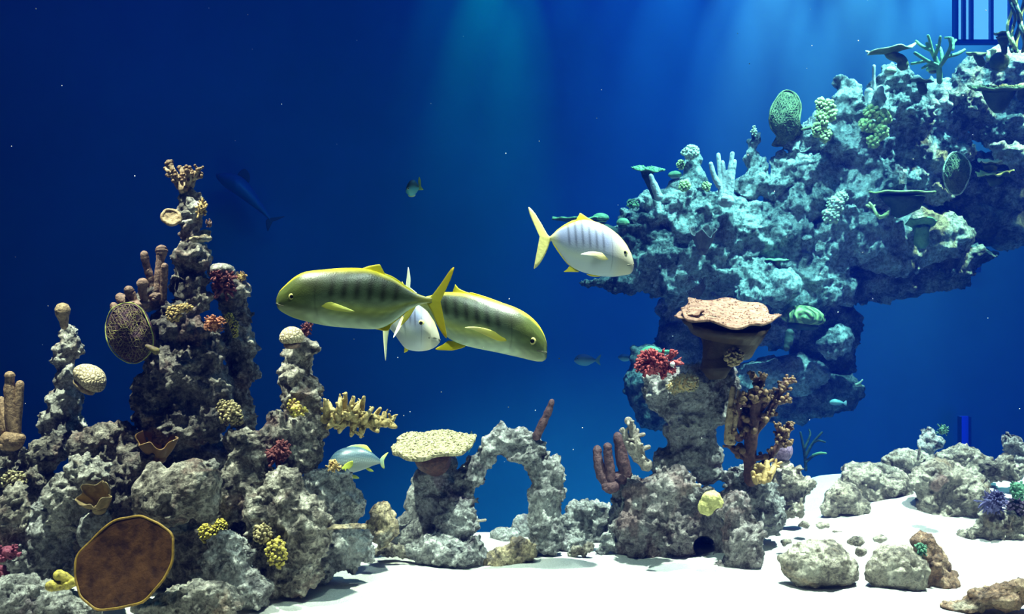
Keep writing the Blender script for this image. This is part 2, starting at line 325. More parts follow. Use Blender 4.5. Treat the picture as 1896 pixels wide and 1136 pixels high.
rock('reef_rock', 'smooth teal stone lying behind the arch, the flatter of two', [(934,992,28,16)], 'rock_b', 5.2, seed=44, lumps=2, amp=.5, group=GC)
rock('reef_rock', 'upright teal stone behind the arch, beside its right leg', [(972,978,26,28)], 'rock_b', 5.3, seed=45, lumps=1, amp=.4, group=GC)
rock('reef_rock', 'yellow-beige pitted boulder on the sand in front of the arch opening', [(938,1034,36,24),(965,1022,30,26),(915,1040,18,14)], 'rock_y', 4.65, seed=46, lumps=5, amp=.7, group=GC)
rock('reef_rock', 'blue-grey boulder on the sand between the arch and the big pillar', [(1092,960,42,36),(1068,985,34,34),(1112,985,30,30)], 'rock_b', 5.15, seed=47, lumps=9, group=GC)
rock('reef_rock', 'small crumbly rock at the foot of the right leg of the arch', [(1040,1010,38,22),(1008,1022,24,14),(1075,1012,24,18)], 'rock_b', 4.9, seed=48, lumps=8, group=GC)
# ------------------------------------------------------------------ big pillar
rock('pillar_rock', 'wide block topping the big rock pillar, under the brown vase coral', [(1230,720,42,42),(1285,715,56,46),(1340,706,36,36),(1250,752,34,34),(1318,752,40,40),(1290,780,44,28),(1215,700,26,24)], 'rock_b', 4.9, seed=50, lumps=8, lump=.34, amp=.9)
rock('pillar_rock', 'narrow neck of rounded stones in the middle of the big rock pillar', [(1256,800,28,30),(1300,812,32,28),(1272,842,46,26),(1312,840,30,32),(1238,855,34,28),(1310,872,30,24)], 'rock_b', 4.92, seed=51, lumps=4, amp=.6)
o = rock('pillar_rock', 'broad purplish base rock of the big pillar with a round dark hole', [(1190,925,42,44),(1240,915,48,46),(1180,985,46,54),(1250,985,70,60),(1230,1025,80,26),(1300,955,50,50),(1310,1000,52,56),(1305,985,56,56,.25)], 'rock_p', 4.85, seed=52, lumps=9, lump=.3)
g = G(); tube(g, [P(1305, 1014, 4.1), P(1305, 1014, 4.6), P(1303, 1010, 4.95)], [.05, .054, .05], 24); cut = g.build('cut', None)
bo = o.modifiers.new('hole', 'BOOLEAN'); bo.operation = 'DIFFERENCE'; bo.object = cut; bo.solver = 'FAST'
bpy.context.view_layer.update(); me = bpy.data.meshes.new_from_object(o.evaluated_get(bpy.context.evaluated_depsgraph_get()))
o.modifiers.clear(); o.data = me; bpy.data.objects.remove(cut)
rock('pillar_rock', 'upright brownish boulder leaning on the right of the dark round hole', [(1362,940,32,40),(1372,990,36,48),(1380,1035,38,38),(1360,1048,32,22)], 'rock_p', 4.6, seed=53, lumps=8, amp=.9)
rock('pillar_rock', 'grey boulder behind the right front boulder of the big pillar', [(1392,915,46,40),(1420,950,36,40),(1370,880,34,24)], 'rock_b', 4.85, seed=54, lumps=7)
rock('pillar_rock', 'bright sunlit rock between the big pillar and the sand channel', [(1440,888,46,32),(1480,900,34,22),(1462,930,30,30)], 'rock_s', 5.1, seed=55, lumps=8)
rock('pillar_rock', 'crusty round stone in front of the pillar neck, left of the yellow lump coral', [(1245,893,42,34)], 'rock_p', 4.55, seed=56, lumps=7)
rock('pillar_rock', 'low grey stone on the left flank of the big pillar, under the finger corals', [(1168,905,34,30),(1150,935,22,36)], 'rock_b', 4.95, seed=57, lumps=7)
rock('reef_rock', 'low whitish rubble rock in front of the blue-grey boulder, between arch and big pillar', [(1072,1022,24,14),(1092,1016,16,12)], 'rock_s', 4.75, seed=94, lumps=7, group=GC)
rock('reef_rock', 'small grey rubble rock at the left foot of the big pillar', [(1128,1004,22,22),(1116,1020,18,12)], 'rock_b', 4.85, seed=95, lumps=7, group=GC)
rock('reef_rock', 'sand-dusted rubble rock left of the hazy rock at the arch foot', [(722,1018,28,14),(750,1024,22,12)], 'rock_s', 4.65, seed=96, lumps=7, group=GC)
# ------------------------------------------------------------------ right boulders
rock('boulder', 'round grey sand-dusted boulder alone on the sand, leftmost in the front row', [(1515,1042,58,44),(1480,1040,34,34),(1555,1055,34,34)], 'rock_s', 4.35, seed=60, lumps=5, amp=.6, group=GR)
rock('boulder', 'round cream boulder touching the rusty wedge, front row', [(1655,1050,44,40),(1680,1060,40,36),(1630,1060,28,30)], 'rock_s', 4.3, seed=61, lumps=4, amp=.5, group=GR)
rock('boulder', 'rusty brown wedge-shaped rock leaning beside the round cream boulder', [(1712,1010,22,22),(1730,1040,30,32),(1752,1075,28,26),(1700,1075,34,22)], 'rock_r', 4.38, seed=62, lumps=5, amp=.6, group=GR)
rock('boulder', 'rounded beige boulder half buried where the sand channel narrows', [(1562,920,36,30),(1585,940,30,28),(1550,940,30,22)], 'rock_s', 5.35, seed=63, lumps=4, amp=.6, group=GR)
rock('boulder', 'long sloping beige boulder in the middle of the right mound', [(1600,885,46,26),(1640,905,50,36),(1670,940,44,40),(1700,975,40,30)], 'rock_s', 5.65, seed=64, lumps=7, amp=.8, group=GR)
rock('boulder', 'low flat boulder at the left skyline of the right mound', [(1595,868,34,14),(1640,872,30,16)], 'rock_s', 6.0, seed=65, lumps=4, amp=.6, group=GR)
rock('boulder', 'smooth humped boulder on the skyline, left of the small dark tufted stack', [(1680,850,44,22),(1700,868,40,24),(1655,868,26,18)], 'rock_s', 6.1, seed=66, lumps=3, amp=.6, group=GR)
rock('boulder', 'largest pale boulder of the right mound, purple nubs on its face', [(1735,890,50,36),(1775,915,60,44),(1740,950,48,56),(1790,980,56,46),(1760,1010,52,34)], 'rock_s', 5.4, seed=67, lumps=7, amp=.8, group=GR)
rock('boulder', 'ridged boulder highest on the skyline of the right mound', [(1772,848,46,24),(1810,868,38,28),(1740,856,30,16)], 'rock_s', 6.0, seed=68, lumps=6, amp=.8, group=GR)
rock('reef_rock', 'small upright grey rock on the skyline with a dark tuft beside it', [(1718,802,17,18),(1728,822,24,18),(1744,818,14,12)], 'rock_b', 6.3, seed=69, lumps=6, amp=.8, group=GR)
rock('boulder', 'dark grey rock at the right picture edge, highest of the edge rocks', [(1878,826,26,26),(1896,850,34,30)], 'rock_b', 5.8, seed=70, lumps=6, group=GR)
rock('boulder', 'rounded brownish stone below the dark grey edge rock', [(1848,868,34,26),(1870,880,30,22)], 'rock', 5.6, seed=71, lumps=5, group=GR)
rock('boulder', 'sand-covered pale boulder at the right picture edge under the purple coral', [(1860,975,50,32),(1890,1000,46,36),(1820,1000,40,28)], 'rock_s', 5.0, seed=72, lumps=6, group=GR)
rock('boulder', 'flat rusty crusted rock in the bottom right corner', [(1850,1105,60,22),(1896,1095,40,26),(1790,1122,50,14)], 'rock_r', 4.0, seed=73, lumps=7, amp=.7, group=GR)
rock('boulder', 'purplish brown nub on the face of the largest pale boulder, the upper one', [(1722,872,16,10)], 'rock_d', 5.1, seed=74, lumps=4, vox=.01, amp=.5, group='nubs on the pale boulder')
rock('boulder', 'purplish brown nub on the face of the largest pale boulder, the lower bigger one', [(1738,894,19,16)], 'rock_d', 5.05, seed=75, lumps=4, vox=.01, amp=.5, group='nubs on the pale boulder')
peb = ['left pebble of rubble under the sunlit slope by the sand channel','pebble of rubble right beside the leftmost one in the sand channel','tiny flat pebble of rubble, third from the left in the sand channel','lumpy pebble of rubble just right of the front round grey boulder','grey rubble stone between the two front round boulders, the upper one','low rubble stone left of the front round grey boulder','rubble stone between the round cream boulder and the long slope']
for i, (px, py, rx, rz, y) in enumerate([(1488,972,14,8,4.9),(1522,970,14,8,4.9),(1552,984,13,7,4.85),(1583,1002,16,13,4.6),(1592,1022,12,10,4.5),(1455,1004,12,8,4.75),(1632,998,14,8,4.75)]):
    rock('rubble_stone', peb[i], [(px, py, rx, rz)], 'rock_s', y, seed=80+i, lumps=5, vox=.01, amp=.5, group='rubble on the sand')
# ------------------------------------------------------------------ far reef
def brock(label, blobs, seed, mat='reef', Y=8.2, lumps=10, amp=1.0, name='reef_rock', lump=.42, vox=.022): return rock(name, label, blobs, mat, Y, vox, lumps, seed, amp, 'rock', GB, lump, grow=1.24)
brock('leftmost teal tip of the far reef, behind the head of the highest fish', [(1185,425,44,36),(1165,460,44,40),(1215,470,50,50),(1120,522,44,14),(1170,520,60,26)], 101, 'reef_d', 8.2)
brock('far reef rock under the small mushroom table coral', [(1240,385,40,36),(1215,395,34,34),(1265,365,34,26)], 102)
brock('round-headed rock turret with a knobbly cap on the far reef', [(1280,284,14,13),(1280,306,18,20),(1284,335,24,24),(1262,350,28,22),(1250,342,14,12),(1308,362,14,12)], 103, lump=.3, amp=.7, name='rock_turret')
brock('bright craggy slope of the far reef below the grey finger corals', [(1300,390,52,34),(1345,400,48,36),(1290,430,60,36),(1350,440,56,36)], 104)
brock('pointed rock turret with a tiny white tip on the far reef', [(1394,264,12,20),(1390,295,18,20),(1402,325,24,34),(1388,345,24,26)], 105, lump=.3, amp=.8, name='rock_turret')
brock('fluted teal rock right of the pointed turret', [(1445,305,22,24),(1440,345,26,34),(1470,330,26,36)], 106)
brock('broad bright shelf in the middle of the far reef', [(1400,420,54,44),(1450,430,56,44),(1420,470,60,34)], 107)
brock('large rounded far reef boulder right of the fluted rock', [(1500,320,50,40),(1525,360,48,44),(1480,380,44,40)], 108, lumps=8)
brock('teal far reef rock with the yellow knobby column before it', [(1520,255,44,34),(1490,270,34,26),(1555,275,44,44)], 109)
brock('knob-headed rock turret on the skyline between yellow column and elkhorn coral', [(1564,152,20,18),(1570,180,24,24),(1575,210,28,28)], 110, amp=.8, name='rock_turret')
brock('steep bright face of the far reef below the yellow bubble coral', [(1600,290,50,50),(1620,340,50,50),(1570,350,44,50),(1605,230,40,34)], 111)
brock('blue skyline rock of the far reef under the elkhorn coral', [(1660,135,22,22),(1650,170,36,34),(1630,210,34,40),(1680,190,46,44)], 112)
brock('wide shaded wall of the far reef under the antler coral', [(1700,230,56,54),(1740,200,56,50),(1670,270,50,50),(1730,280,60,50)], 113, 'reef', 8.4)
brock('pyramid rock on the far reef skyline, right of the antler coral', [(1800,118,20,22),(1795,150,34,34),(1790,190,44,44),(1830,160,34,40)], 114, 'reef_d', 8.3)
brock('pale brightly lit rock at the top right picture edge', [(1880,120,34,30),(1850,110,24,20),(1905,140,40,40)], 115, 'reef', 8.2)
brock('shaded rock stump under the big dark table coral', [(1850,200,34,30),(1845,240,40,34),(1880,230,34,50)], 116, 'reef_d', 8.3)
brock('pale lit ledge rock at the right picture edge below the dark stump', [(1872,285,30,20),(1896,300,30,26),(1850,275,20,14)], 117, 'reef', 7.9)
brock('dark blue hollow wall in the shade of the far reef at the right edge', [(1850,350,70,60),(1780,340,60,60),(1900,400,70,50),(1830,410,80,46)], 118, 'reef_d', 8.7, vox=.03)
brock('teal far reef wall above the yellow-rimmed plate coral', [(1680,330,54,34),(1640,355,50,34),(1725,345,44,30)], 119, 'reef', 8.4)
brock('lumpy far reef boulder left below the yellow-rimmed plate coral', [(1560,410,48,44),(1600,430,50,44),(1530,450,44,44)], 120)
brock('smooth blue rock under the yellow-rimmed plate coral', [(1680,430,60,44),(1740,440,56,40),(1650,470,60,44)], 121, 'reef', 8.4, lumps=5, amp=.6)
brock('dark underside of the far reef overhang', [(1640,520,80,34),(1720,500,70,32),(1780,470,60,26),(1570,530,56,34)], 122, 'reef_d', 8.5, vox=.03)  # shade of the overhang is put into the dark rock colour
brock('far reef rock behind the dark fan sponges', [(1290,485,60,44),(1240,510,50,44),(1340,500,50,40)], 123)
brock('pale rounded rock beneath the small mushroom table coral, mid reef', [(1455,525,26,26),(1440,545,26,22)], 124, 'reef', 7.9, lumps=4, amp=.5)
brock('bright flame-shaped rock left of the small mushroom table coral', [(1410,520,26,38),(1395,545,30,26)], 125, 'reef', 8.0)
brock('teal far reef rock right of the mid reef mushroom coral', [(1500,500,44,44),(1530,530,44,40),(1480,560,50,30)], 126)
brock('deep middle of the far reef behind the brown vase coral', [(1270,570,50,50),(1330,580,60,54),(1390,590,60,50),(1440,600,50,44)], 127, 'reef', 8.5, vox=.028)
brock('dark hollow rock behind the maze-ridged coral', [(1500,620,50,44),(1550,600,40,50),(1540,660,44,44)], 128, 'reef_d', 8.5)
brock('pale blue knobbly rock right of the maze-ridged coral', [(1556,618,24,20),(1545,640,28,20)], 129, 'reef', 8.0, amp=.7)
brock('teal rock right of the vase coral stem, long and rounded', [(1420,690,56,28),(1470,695,56,34),(1400,720,40,30)], 130, 'reef', 8.2, lumps=5, amp=.6)
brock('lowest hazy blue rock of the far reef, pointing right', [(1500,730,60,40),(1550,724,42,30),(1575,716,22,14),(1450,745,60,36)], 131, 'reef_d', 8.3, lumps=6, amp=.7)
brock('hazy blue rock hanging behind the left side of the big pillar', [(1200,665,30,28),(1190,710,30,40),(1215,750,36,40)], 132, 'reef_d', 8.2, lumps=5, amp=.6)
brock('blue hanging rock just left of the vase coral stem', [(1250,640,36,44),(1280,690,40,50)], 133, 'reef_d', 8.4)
# ------------------------------------------------------------------ coral materials
def cm(k, *a, **kw): M[k] = soft_mat(k, *a, **kw)
cm('brown_sponge', (.26, .16, .12), (.08, .05, .045), 55, bd=.012)
cm('tan_sponge', (.40, .29, .17), (.16, .11, .06), 60, bd=.01)
cm('finger_brown', (.34, .22, .13), (.13, .08, .05), 70, bd=.01)
cm('finger_mauve', (.14, .075, .08), (.05, .028, .035), 60, bd=.012)
cm('finger_grey', (.36, .32, .27), (.16, .13, .12), 60, bd=.012)
cm('honeycomb', (.20, .15, .09), (.62, .50, .33), 62, bd=.010, kind='cells')
cm('plate_brown', (.065, .03, .015), (.022, .011, .009), 20, .28, .010)
cm('rim_yellow', (.28, .17, .03), (.15, .09, .02), 30, .5)
cm('red_coral', (.40, .07, .07), (.06, .012, .02), 45, .45, .01)
cm('dark_red', (.17, .045, .045), (.06, .02, .025), 45, .6, .01)
cm('orange_red', (.46, .19, .10), (.22, .08, .05), 60, .6, .01)
cm('yellow_coral', (.60, .50, .10), (.20, .15, .04), 50, .5, .01)
cm('yellow_bud', (.66, .56, .10), (.38, .30, .05), 60, .5, .008)
cm('bud_gap', (.10, .08, .03), (.06, .045, .02), 50)
cm('ochre', (.46, .32, .13), (.30, .20, .08), 60, .6, .01)
cm('staghorn', (.46, .36, .16), (.22, .16, .06), 90, .6, .008)
cm('table', (.42, .37, .22), (.22, .19, .11), 75, .6, .014, 'dots')
cm('cauliflower', (.56, .46, .24), (.16, .13, .07), 40, .6, .02)
cm('leafy_brown', (.20, .11, .04), (.17, .10, .05), 30, .5, .006)
cm('leafy_tan', (.30, .22, .11), (.14, .10, .05), 25, .5, .006)
cm('pink', (.30, .07, .12), (.13, .03, .06), 60, .5, .01)
cm('vase', (.34, .20, .14), (.12, .06, .045), 40, .42, .02)
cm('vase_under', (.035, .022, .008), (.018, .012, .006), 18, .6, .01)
cm('lump_yellow', (.62, .56, .22), (.36, .33, .12), 80, .6, .012)
cm('tree_brown', (.10, .045, .035), (.035, .018, .02), 60, .5, .012)
cm('tree_tip', (.18, .11, .05), (.08, .05, .03), 60, .5, .01)
cm('fan_dark', (.075, .04, .055), (.035, .02, .035), 60, .6)
cm('fan_back', (.055, .02, .03), (.03, .02, .03), 40, .8)
cm('fan_rim', (.34, .36, .08), (.14, .16, .06), 60, .6); cm('fan_mesh', (.17, .14, .05), (.05, .02, .04), 30, .6)
cm('maze', (.55, .58, .20), (.20, .24, .10), 5, .6, .05, 'maze')
cm('far_green', (.26, .42, .20), (.12, .22, .12), 12, .6, .03)
cm('far_olive', (.17, .17, .07), (.09, .10, .045), 14, .6, .03)
cm('far_dark', (.06, .08, .06), (.03, .045, .035), 14, .6, .03)
cm('far_pale', (.85, .84, .56), (.5, .5, .34), 20, .6, .03)
cm('far_yellow', (.80, .78, .30), (.45, .45, .16), 16, .6, .03)
cm('far_grey', (.70, .66, .62), (.40, .37, .36), 16, .6, .03)
cm('far_brown', (.20, .15, .14), (.10, .08, .08), 14, .7, .03)
cm('purple', (.24, .17, .28), (.10, .07, .14), 70, .5, .012)
cm('purple_blue', (.10, .09, .22), (.03, .03, .09), 50, .5, .015)
cm('green_tuft', (.10, .24, .15), (.04, .12, .08), 50, .5, .01)
cm('white_speck', (.9, .9, .85), (.8, .8, .75), 30)
cm('pit_black', (.02, .02, .02), (.015, .015, .015), 30)

# ------------------------------------------------------------------ coral builders
def lumpy(g, c, r, rnd, n, s=.35, seg=12):
    c = np.array(c); r = np.array(r if hasattr(r, '__len__') else (r,)*3); ellipsoid(g, c, r, None, 20, 14)
    for i in range(n):
        d = np.array([rnd.gauss(0, 1), rnd.gauss(0, 1)-.3, rnd.gauss(0, 1)+.2]); d /= np.linalg.norm(d)
        ellipsoid(g, c+d*r*.85, r*s*rnd.uniform(.6, 1.1), None, seg, 8)
def fingers(name, label, cat, Y, specs, mat, base=None, seed=1, bm=None, part='finger', group=None, wob=.1):
    """specs: lists of (px, py, r px) from base to tip; every finger its own part"""
    rnd = random.Random(seed); k = Y/FPX; b0 = P(specs[0][0][0], specs[0][0][1], Y); root = thing(name, b0, label, cat, group)
    if base:
        g = G()
        for (px, py, rx, rz) in base: lumpy(g, P(px, py, Y), (rx*k, (rx+rz)*.5*k, rz*k), rnd, 6, .4)
        g.build('base', M[bm or mat], root)
    for i, sp in enumerate(specs):
        dy = rnd.uniform(-1, 1)*.03; pts = crom([(*P(px, py, Y+dy*j/(len(sp)-1)), r*k) for j, (px, py, r) in enumerate(sp)], 5)
        g = G(); rr = [p[3]*(1+wob*rnd.uniform(-1, 1)) for p in pts]; tube(g, [p[:3] for p in pts], rr, 14); g.build(part, M[mat], root)
    return root
def tuft(name, label, cat, Y, px, py, rpx, rpz, n, mat, fr=.16, tip=1.0, seed=1, core=.55, coremat=None, group=None, up=.1, front=.45, droop=0, sub=0, tipmat=None, clumps=7):
    """a bush of short branches radiating from a core"""
    rnd = random.Random(seed); k = Y/FPX; c = np.array(P(px, py, Y)); r = np.array((rpx*k, (rpx+rpz)*.5*k, rpz*k)); root = thing(name, tuple(c), label, cat, group)
    g = G(); lumpy(g, c, r*core, rnd, 5, .4); g.build('core', M[coremat or mat], root)
    g = G(); gt = G(); c00, r00 = c.copy(), r.copy(); sub_c = [(np.array([rnd.uniform(-.5, .5), rnd.uniform(-.4, .1), rnd.uniform(-.45, .5)]), rnd.uniform(.42, .68)) for _ in range(clumps)]
    for i in range(n):
        o_, q_ = sub_c[rnd.randrange(clumps)]; c = c00+o_*r00; r = r00*q_
        z = 1-2*(i+.5)/n; a = i*2.39996+rnd.uniform(-.2, .2); s = math.sqrt(1-z*z); d = np.array((s*math.cos(a), s*math.sin(a), z))
        if d[1] > .55: continue
        L = rnd.uniform(.82, 1.05); e = c+d*r*L; st = c+d*r*core*.6; m_ = (st+e)/2+np.array([rnd.uniform(-1, 1) for _ in range(3)])*r.mean()*.08
        f = fr*1.25*r.mean()*rnd.uniform(.7, 1.3); tube(g, crom([st, m_, e], 3), [f*.9]*6+[f*tip], 7)
        for q in range(sub):
            dd = d+np.array([rnd.uniform(-1, 1) for _ in range(3)])*.9; dd /= np.linalg.norm(dd); tube(g, [m_, m_+(e-m_)*.4+dd*r.mean()*.25, m_+(e-m_)*.7+dd*r.mean()*.42], [f*.7, f*.65, f*.5*tip], 6)
        if tipmat: ellipsoid(gt, e, f*tip*1.1, None, 8, 6)
    g.build('branches', M[mat], root)
    if tipmat: gt.build('tips', M[tipmat], root)
    return root
def buds(name, label, cat, Y, blobs, n, mat, gap, br=.2, seed=1, group=None):
    """a cushion covered with separate rounded buds over a dark core"""
    rnd = random.Random(seed); root = thing(name, P(blobs[0][0], blobs[0][1], Y), label, cat, group); k = Y/FPX; g = G(); gb = G()
    for (px, py, rx, rz) in blobs:
        c = np.array(P(px, py, Y)); r = np.array((rx*k, (rx+rz)*.4*k, rz*k)); ellipsoid(g, c, r*.86, None, 20, 14)
        for i in range(n):
            z = 1-2*(i+.5)/n; a = i*2.39996; s = math.sqrt(1-z*z); d = np.array((s*math.cos(a), s*math.sin(a), z))
            if d[1] > .4: continue
            q = br*r.mean()*rnd.uniform(.7, 1.25); d = d+np.array([rnd.uniform(-.12, .12) for _ in range(3)]); ellipsoid(gb, c+d*r*.9, (q*rnd.uniform(.7, 1.5), q*.8, q*rnd.uniform(.6, 1.2)), (0, rnd.uniform(-1, 1), 0), 8, 6)
    g.build('core', M[gap], root); gb.build('buds', M[mat], root); return root
def dome(name, label, Y, px, py, rx, rz, mat, tilt=0, group=None, base=None, flat=.55, cat='coral', disp_s=0):
    """cap-shaped coral: rounded top, flat underside"""
    k = Y/FPX; c = P(px, py, Y); root = thing(name, c, label, cat, group); seg, rg = 56, 28; V = []; F = []
    for i in range(rg+1):
        ph = math.pi*i/rg
        for j in range(seg):
            th = 2*math.pi*j/seg; x, y, z = math.sin(ph)*math.cos(th), math.sin(ph)*math.sin(th), math.cos(ph)
            if z < 0: z *= flat
            w = 1+.05*math.sin(3*th+px)+.03*math.sin(5*th+2); V.append((x*rx*k*w, y*rx*k*w*.9, z*rz*k))
    F = [(i*seg+j, (i+1)*seg+j, (i+1)*seg+(j+1) % seg, i*seg+(j+1) % seg) for i in range(rg) for j in range(seg)]
    rm = np.array(Euler((0, R(tilt), 0)).to_matrix()); g = G(); g.add(np.array(V) @ rm.T+np.array(c), F); g.build('cap', M[mat], root)
    g = G(); d = rm @ np.array((0, 0, -1)); ellipsoid(g, np.array(c)+d*rz*k*flat*1.0, (rx*k*.72, rx*k*.65, rz*k*.35), (0, R(tilt), 0)); g.build('foot', M[base or 'brown_sponge'], root); return root
def plate(name, label, Y, px, py, rx, ry_m, mat, under=None, tilt=(20, 0), thick=5, wav=.08, bowl=.15, stem=None, group=None, seed=1, rim=None, cat='coral', knobs=0, lobes=5, kr=.05, yaw=0, topz=.0):
    """a plate, table, saucer or vase of coral: wavy rim, real thickness; tilt (towards the viewer, sideways) in degrees"""
    rnd = random.Random(seed); k = Y/FPX; c = np.array(P(px, py, Y)); root = thing(name, tuple(c), label, cat, group); rm = np.array(Euler((R(tilt[0]), R(tilt[1]), R(yaw))).to_matrix())
    seg, rg = 96, 20; ph = [rnd.uniform(0, 6.28) for _ in range(6)]; RX = rx*k
    def rad(th): return 1+wav*(math.sin(lobes*th+ph[0])*.6+math.sin((lobes+3)*th+ph[1])*.3+.5*math.sin(2*th+ph[2])+.2*math.sin(13*th+ph[3]))
    def top(u, th): return RX*(bowl*u**1.6*(1+1.0*wav*4*math.sin(lobes*th+ph[4])*u)+wav*.35*u*u*math.sin((lobes+2)*th+ph[5])+topz*(1-u*u))
    T = thick*k; V = []
    for i in range(rg+1):
        u = i/rg
        for j in range(seg):
            th = 2*math.pi*j/seg; q = rad(th)*u; V.append((RX*q*math.cos(th), ry_m*q*math.sin(th), top(u, th)))
    for i in range(rg+1):
        u = i/rg
        for j in range(seg):
            th = 2*math.pi*j/seg; q = rad(th)*u*(.985 if i == rg else 1); V.append((RX*q*math.cos(th), ry_m*q*math.sin(th), top(u, th)-T*(1.5-.9*u)))
    V = np.array(V) @ rm.T+c; o2 = (rg+1)*seg; F = []; Fu = []
    for i in range(rg):
        for j in range(seg):
            a, b2, c2, d2 = i*seg+j, (i+1)*seg+j, (i+1)*seg+(j+1) % seg, i*seg+(j+1) % seg; F.append((a, b2, c2, d2)); Fu.append((o2+a, o2+d2, o2+c2, o2+b2))
    for j in range(seg): a = rg*seg+j; b2 = rg*seg+(j+1) % seg; F.append((a, o2+a, o2+b2, b2))
    g = G(); g.add(V, F+Fu)
    if knobs:
        for i in range(knobs):
            th = rnd.uniform(0, 6.28); u = math.sqrt(rnd.random())*.99; q = rad(th)*u; p = np.array((RX*q*math.cos(th), ry_m*q*math.sin(th), top(u, th))) @ rm.T+c; s = RX*kr*rnd.uniform(.6, 1.2); ellipsoid(g, p, (s, s, s*.9), None, 7, 5)
    o = g.build('plate', M[mat], root)
    if under:
        o.data.materials.append(M[under]); nf = len(F); mi = [0]*len(o.data.polygons)
        for i in range(nf, nf+len(Fu)): mi[i] = 1
        o.data.polygons.foreach_set('material_index', mi)
    if rim:
        g = G(); pts = [np.array((RX*rad(2*math.pi*j/seg)*math.cos(2*math.pi*j/seg), ry_m*rad(2*math.pi*j/seg)*math.sin(2*math.pi*j/seg), top(1, 2*math.pi*j/seg)-T*.3)) @ rm.T+c for j in range(seg+1)]
        tube(g, pts, T*.55, 8); g.build('rim', M[rim], root)
    if stem:
        nrm = rm @ np.array((0, 0, 1.)); lr = stem[-1][2]*k; end = c+nrm*(RX*topz-T*.9-(RX*.06 if lr > .15 else 0))
        raw = [(*P(s[0], s[1], Y+(s[3] if len(s) > 3 else 0)), s[2]*k) for s in stem]; raw = [q for q in raw[:-1] if np.dot(np.array(q[:3])-end, nrm) < -lr*.45] or [raw[0]]
        raw += [(*(end-nrm*lr*.38), lr*.82), (*end, lr)]; g = G(); pts = (crom(raw[:-1], 6) if len(raw) > 3 else [np.array(q) for q in raw[:-1]])+[np.array(raw[-1])]; tube(g, [p[:3] for p in pts], [p[3] for p in pts], 24, .05); g.build('stem', M[under or mat], root)
    return root
def fan(name, label, Y, poly, mat, rimmat=None, depth=.1, yaw=0, seed=1, cell=7, wr=.7, group=None, back=None, stem=None, cat='sea fan'):
    """lattice sea fan: a net of fine branches inside an outline, gently cupped"""
    rnd = random.Random(seed); k = Y/FPX; xs = [p[0] for p in poly]; ys = [p[1] for p in poly]; cx, cy = (min(xs)+max(xs))/2, (min(ys)+max(ys))/2; W = (max(xs)-min(xs))/2
    out = crom([(a, b, 0) for a, b in poly], 5, True); out = [(a[0], a[1]) for a in out]
    def inside(x, y):
        c = False; n = len(out); j = n-1
        for i in range(n):
            xi, yi = out[i]; xj, yj = out[j]
            if (yi > y) != (yj > y) and x < (xj-xi)*(y-yi)/(yj-yi)+xi: c = not c
            j = i
        return c
    def pos(x, y):
        u = (x-cx)/W; v = (y-cy)/W; return P(x, y, Y+depth*(u*u+v*v)*.6+math.sin(R(yaw))*(x-cx)*k+.015*math.sin(5*u+seed)*math.sin(4*v))
    root = thing(name, P(cx, max(ys), Y), label, cat, group); nodes = {}; c = cell
    for i in range(int(2*W/c)+4):
        for j in range(int((max(ys)-min(ys))/(c*.9))+4):
            x = min(xs)-c+i*c+(c/2 if j % 2 else 0)+rnd.uniform(-.3, .3)*c; y = min(ys)-c+j*c*.9+rnd.uniform(-.3, .3)*c
            if inside(x, y): nodes[(i, j)] = (x, y)
    g = G()
    for (i, j), (x, y) in nodes.items():
        nb = [(i+1, j), (i+(1 if j % 2 else 0), j+1), (i+(0 if j % 2 else -1), j+1)]
        for q in nb:
            if q in nodes and rnd.random() < .9: x2, y2 = nodes[q]; a, b = pos(x, y), pos(x2, y2); r_ = wr*k*rnd.uniform(.7, 1.3); tube(g, [a, b], [r_, r_], 5)
    g.build('lattice', M[mat], root)
    if rimmat: g = G(); tube(g, [pos(*p) for p in out]+[pos(*out[0])], [wr*k*2.2*rnd.uniform(.6, 1.3) for _ in range(len(out)+1)], 6); g.build('rim', M[rimmat], root)
    if back:
        g = G(); n = len(out); rings = 10; V = []; 
        for off in (.012, .03):
            for i in range(rings+1):
                for (x, y) in out: u = i/rings*.985; p = pos(cx+(x-cx)*u, cy+(y-cy)*u); V.append((p.x, p.y+off, p.z))
        F = []; N2 = (rings+1)*n
        for s in (0, N2): F += [(s+i*n+j, s+(i+1)*n+j, s+(i+1)*n+(j+1) % n, s+i*n+(j+1) % n) for i in range(rings) for j in range(n)]
        F += [(rings*n+j, N2+rings*n+j, N2+rings*n+(j+1) % n, rings*n+(j+1) % n) for j in range(n)]
        g.add(V, F); g.build('membrane', M[back], root)
    if stem: g = G(); tube(g, [P(a, b, Y) for a, b, _ in stem], [s[2]*k for s in stem], 10); g.build('stem', M[mat], root)
    return root
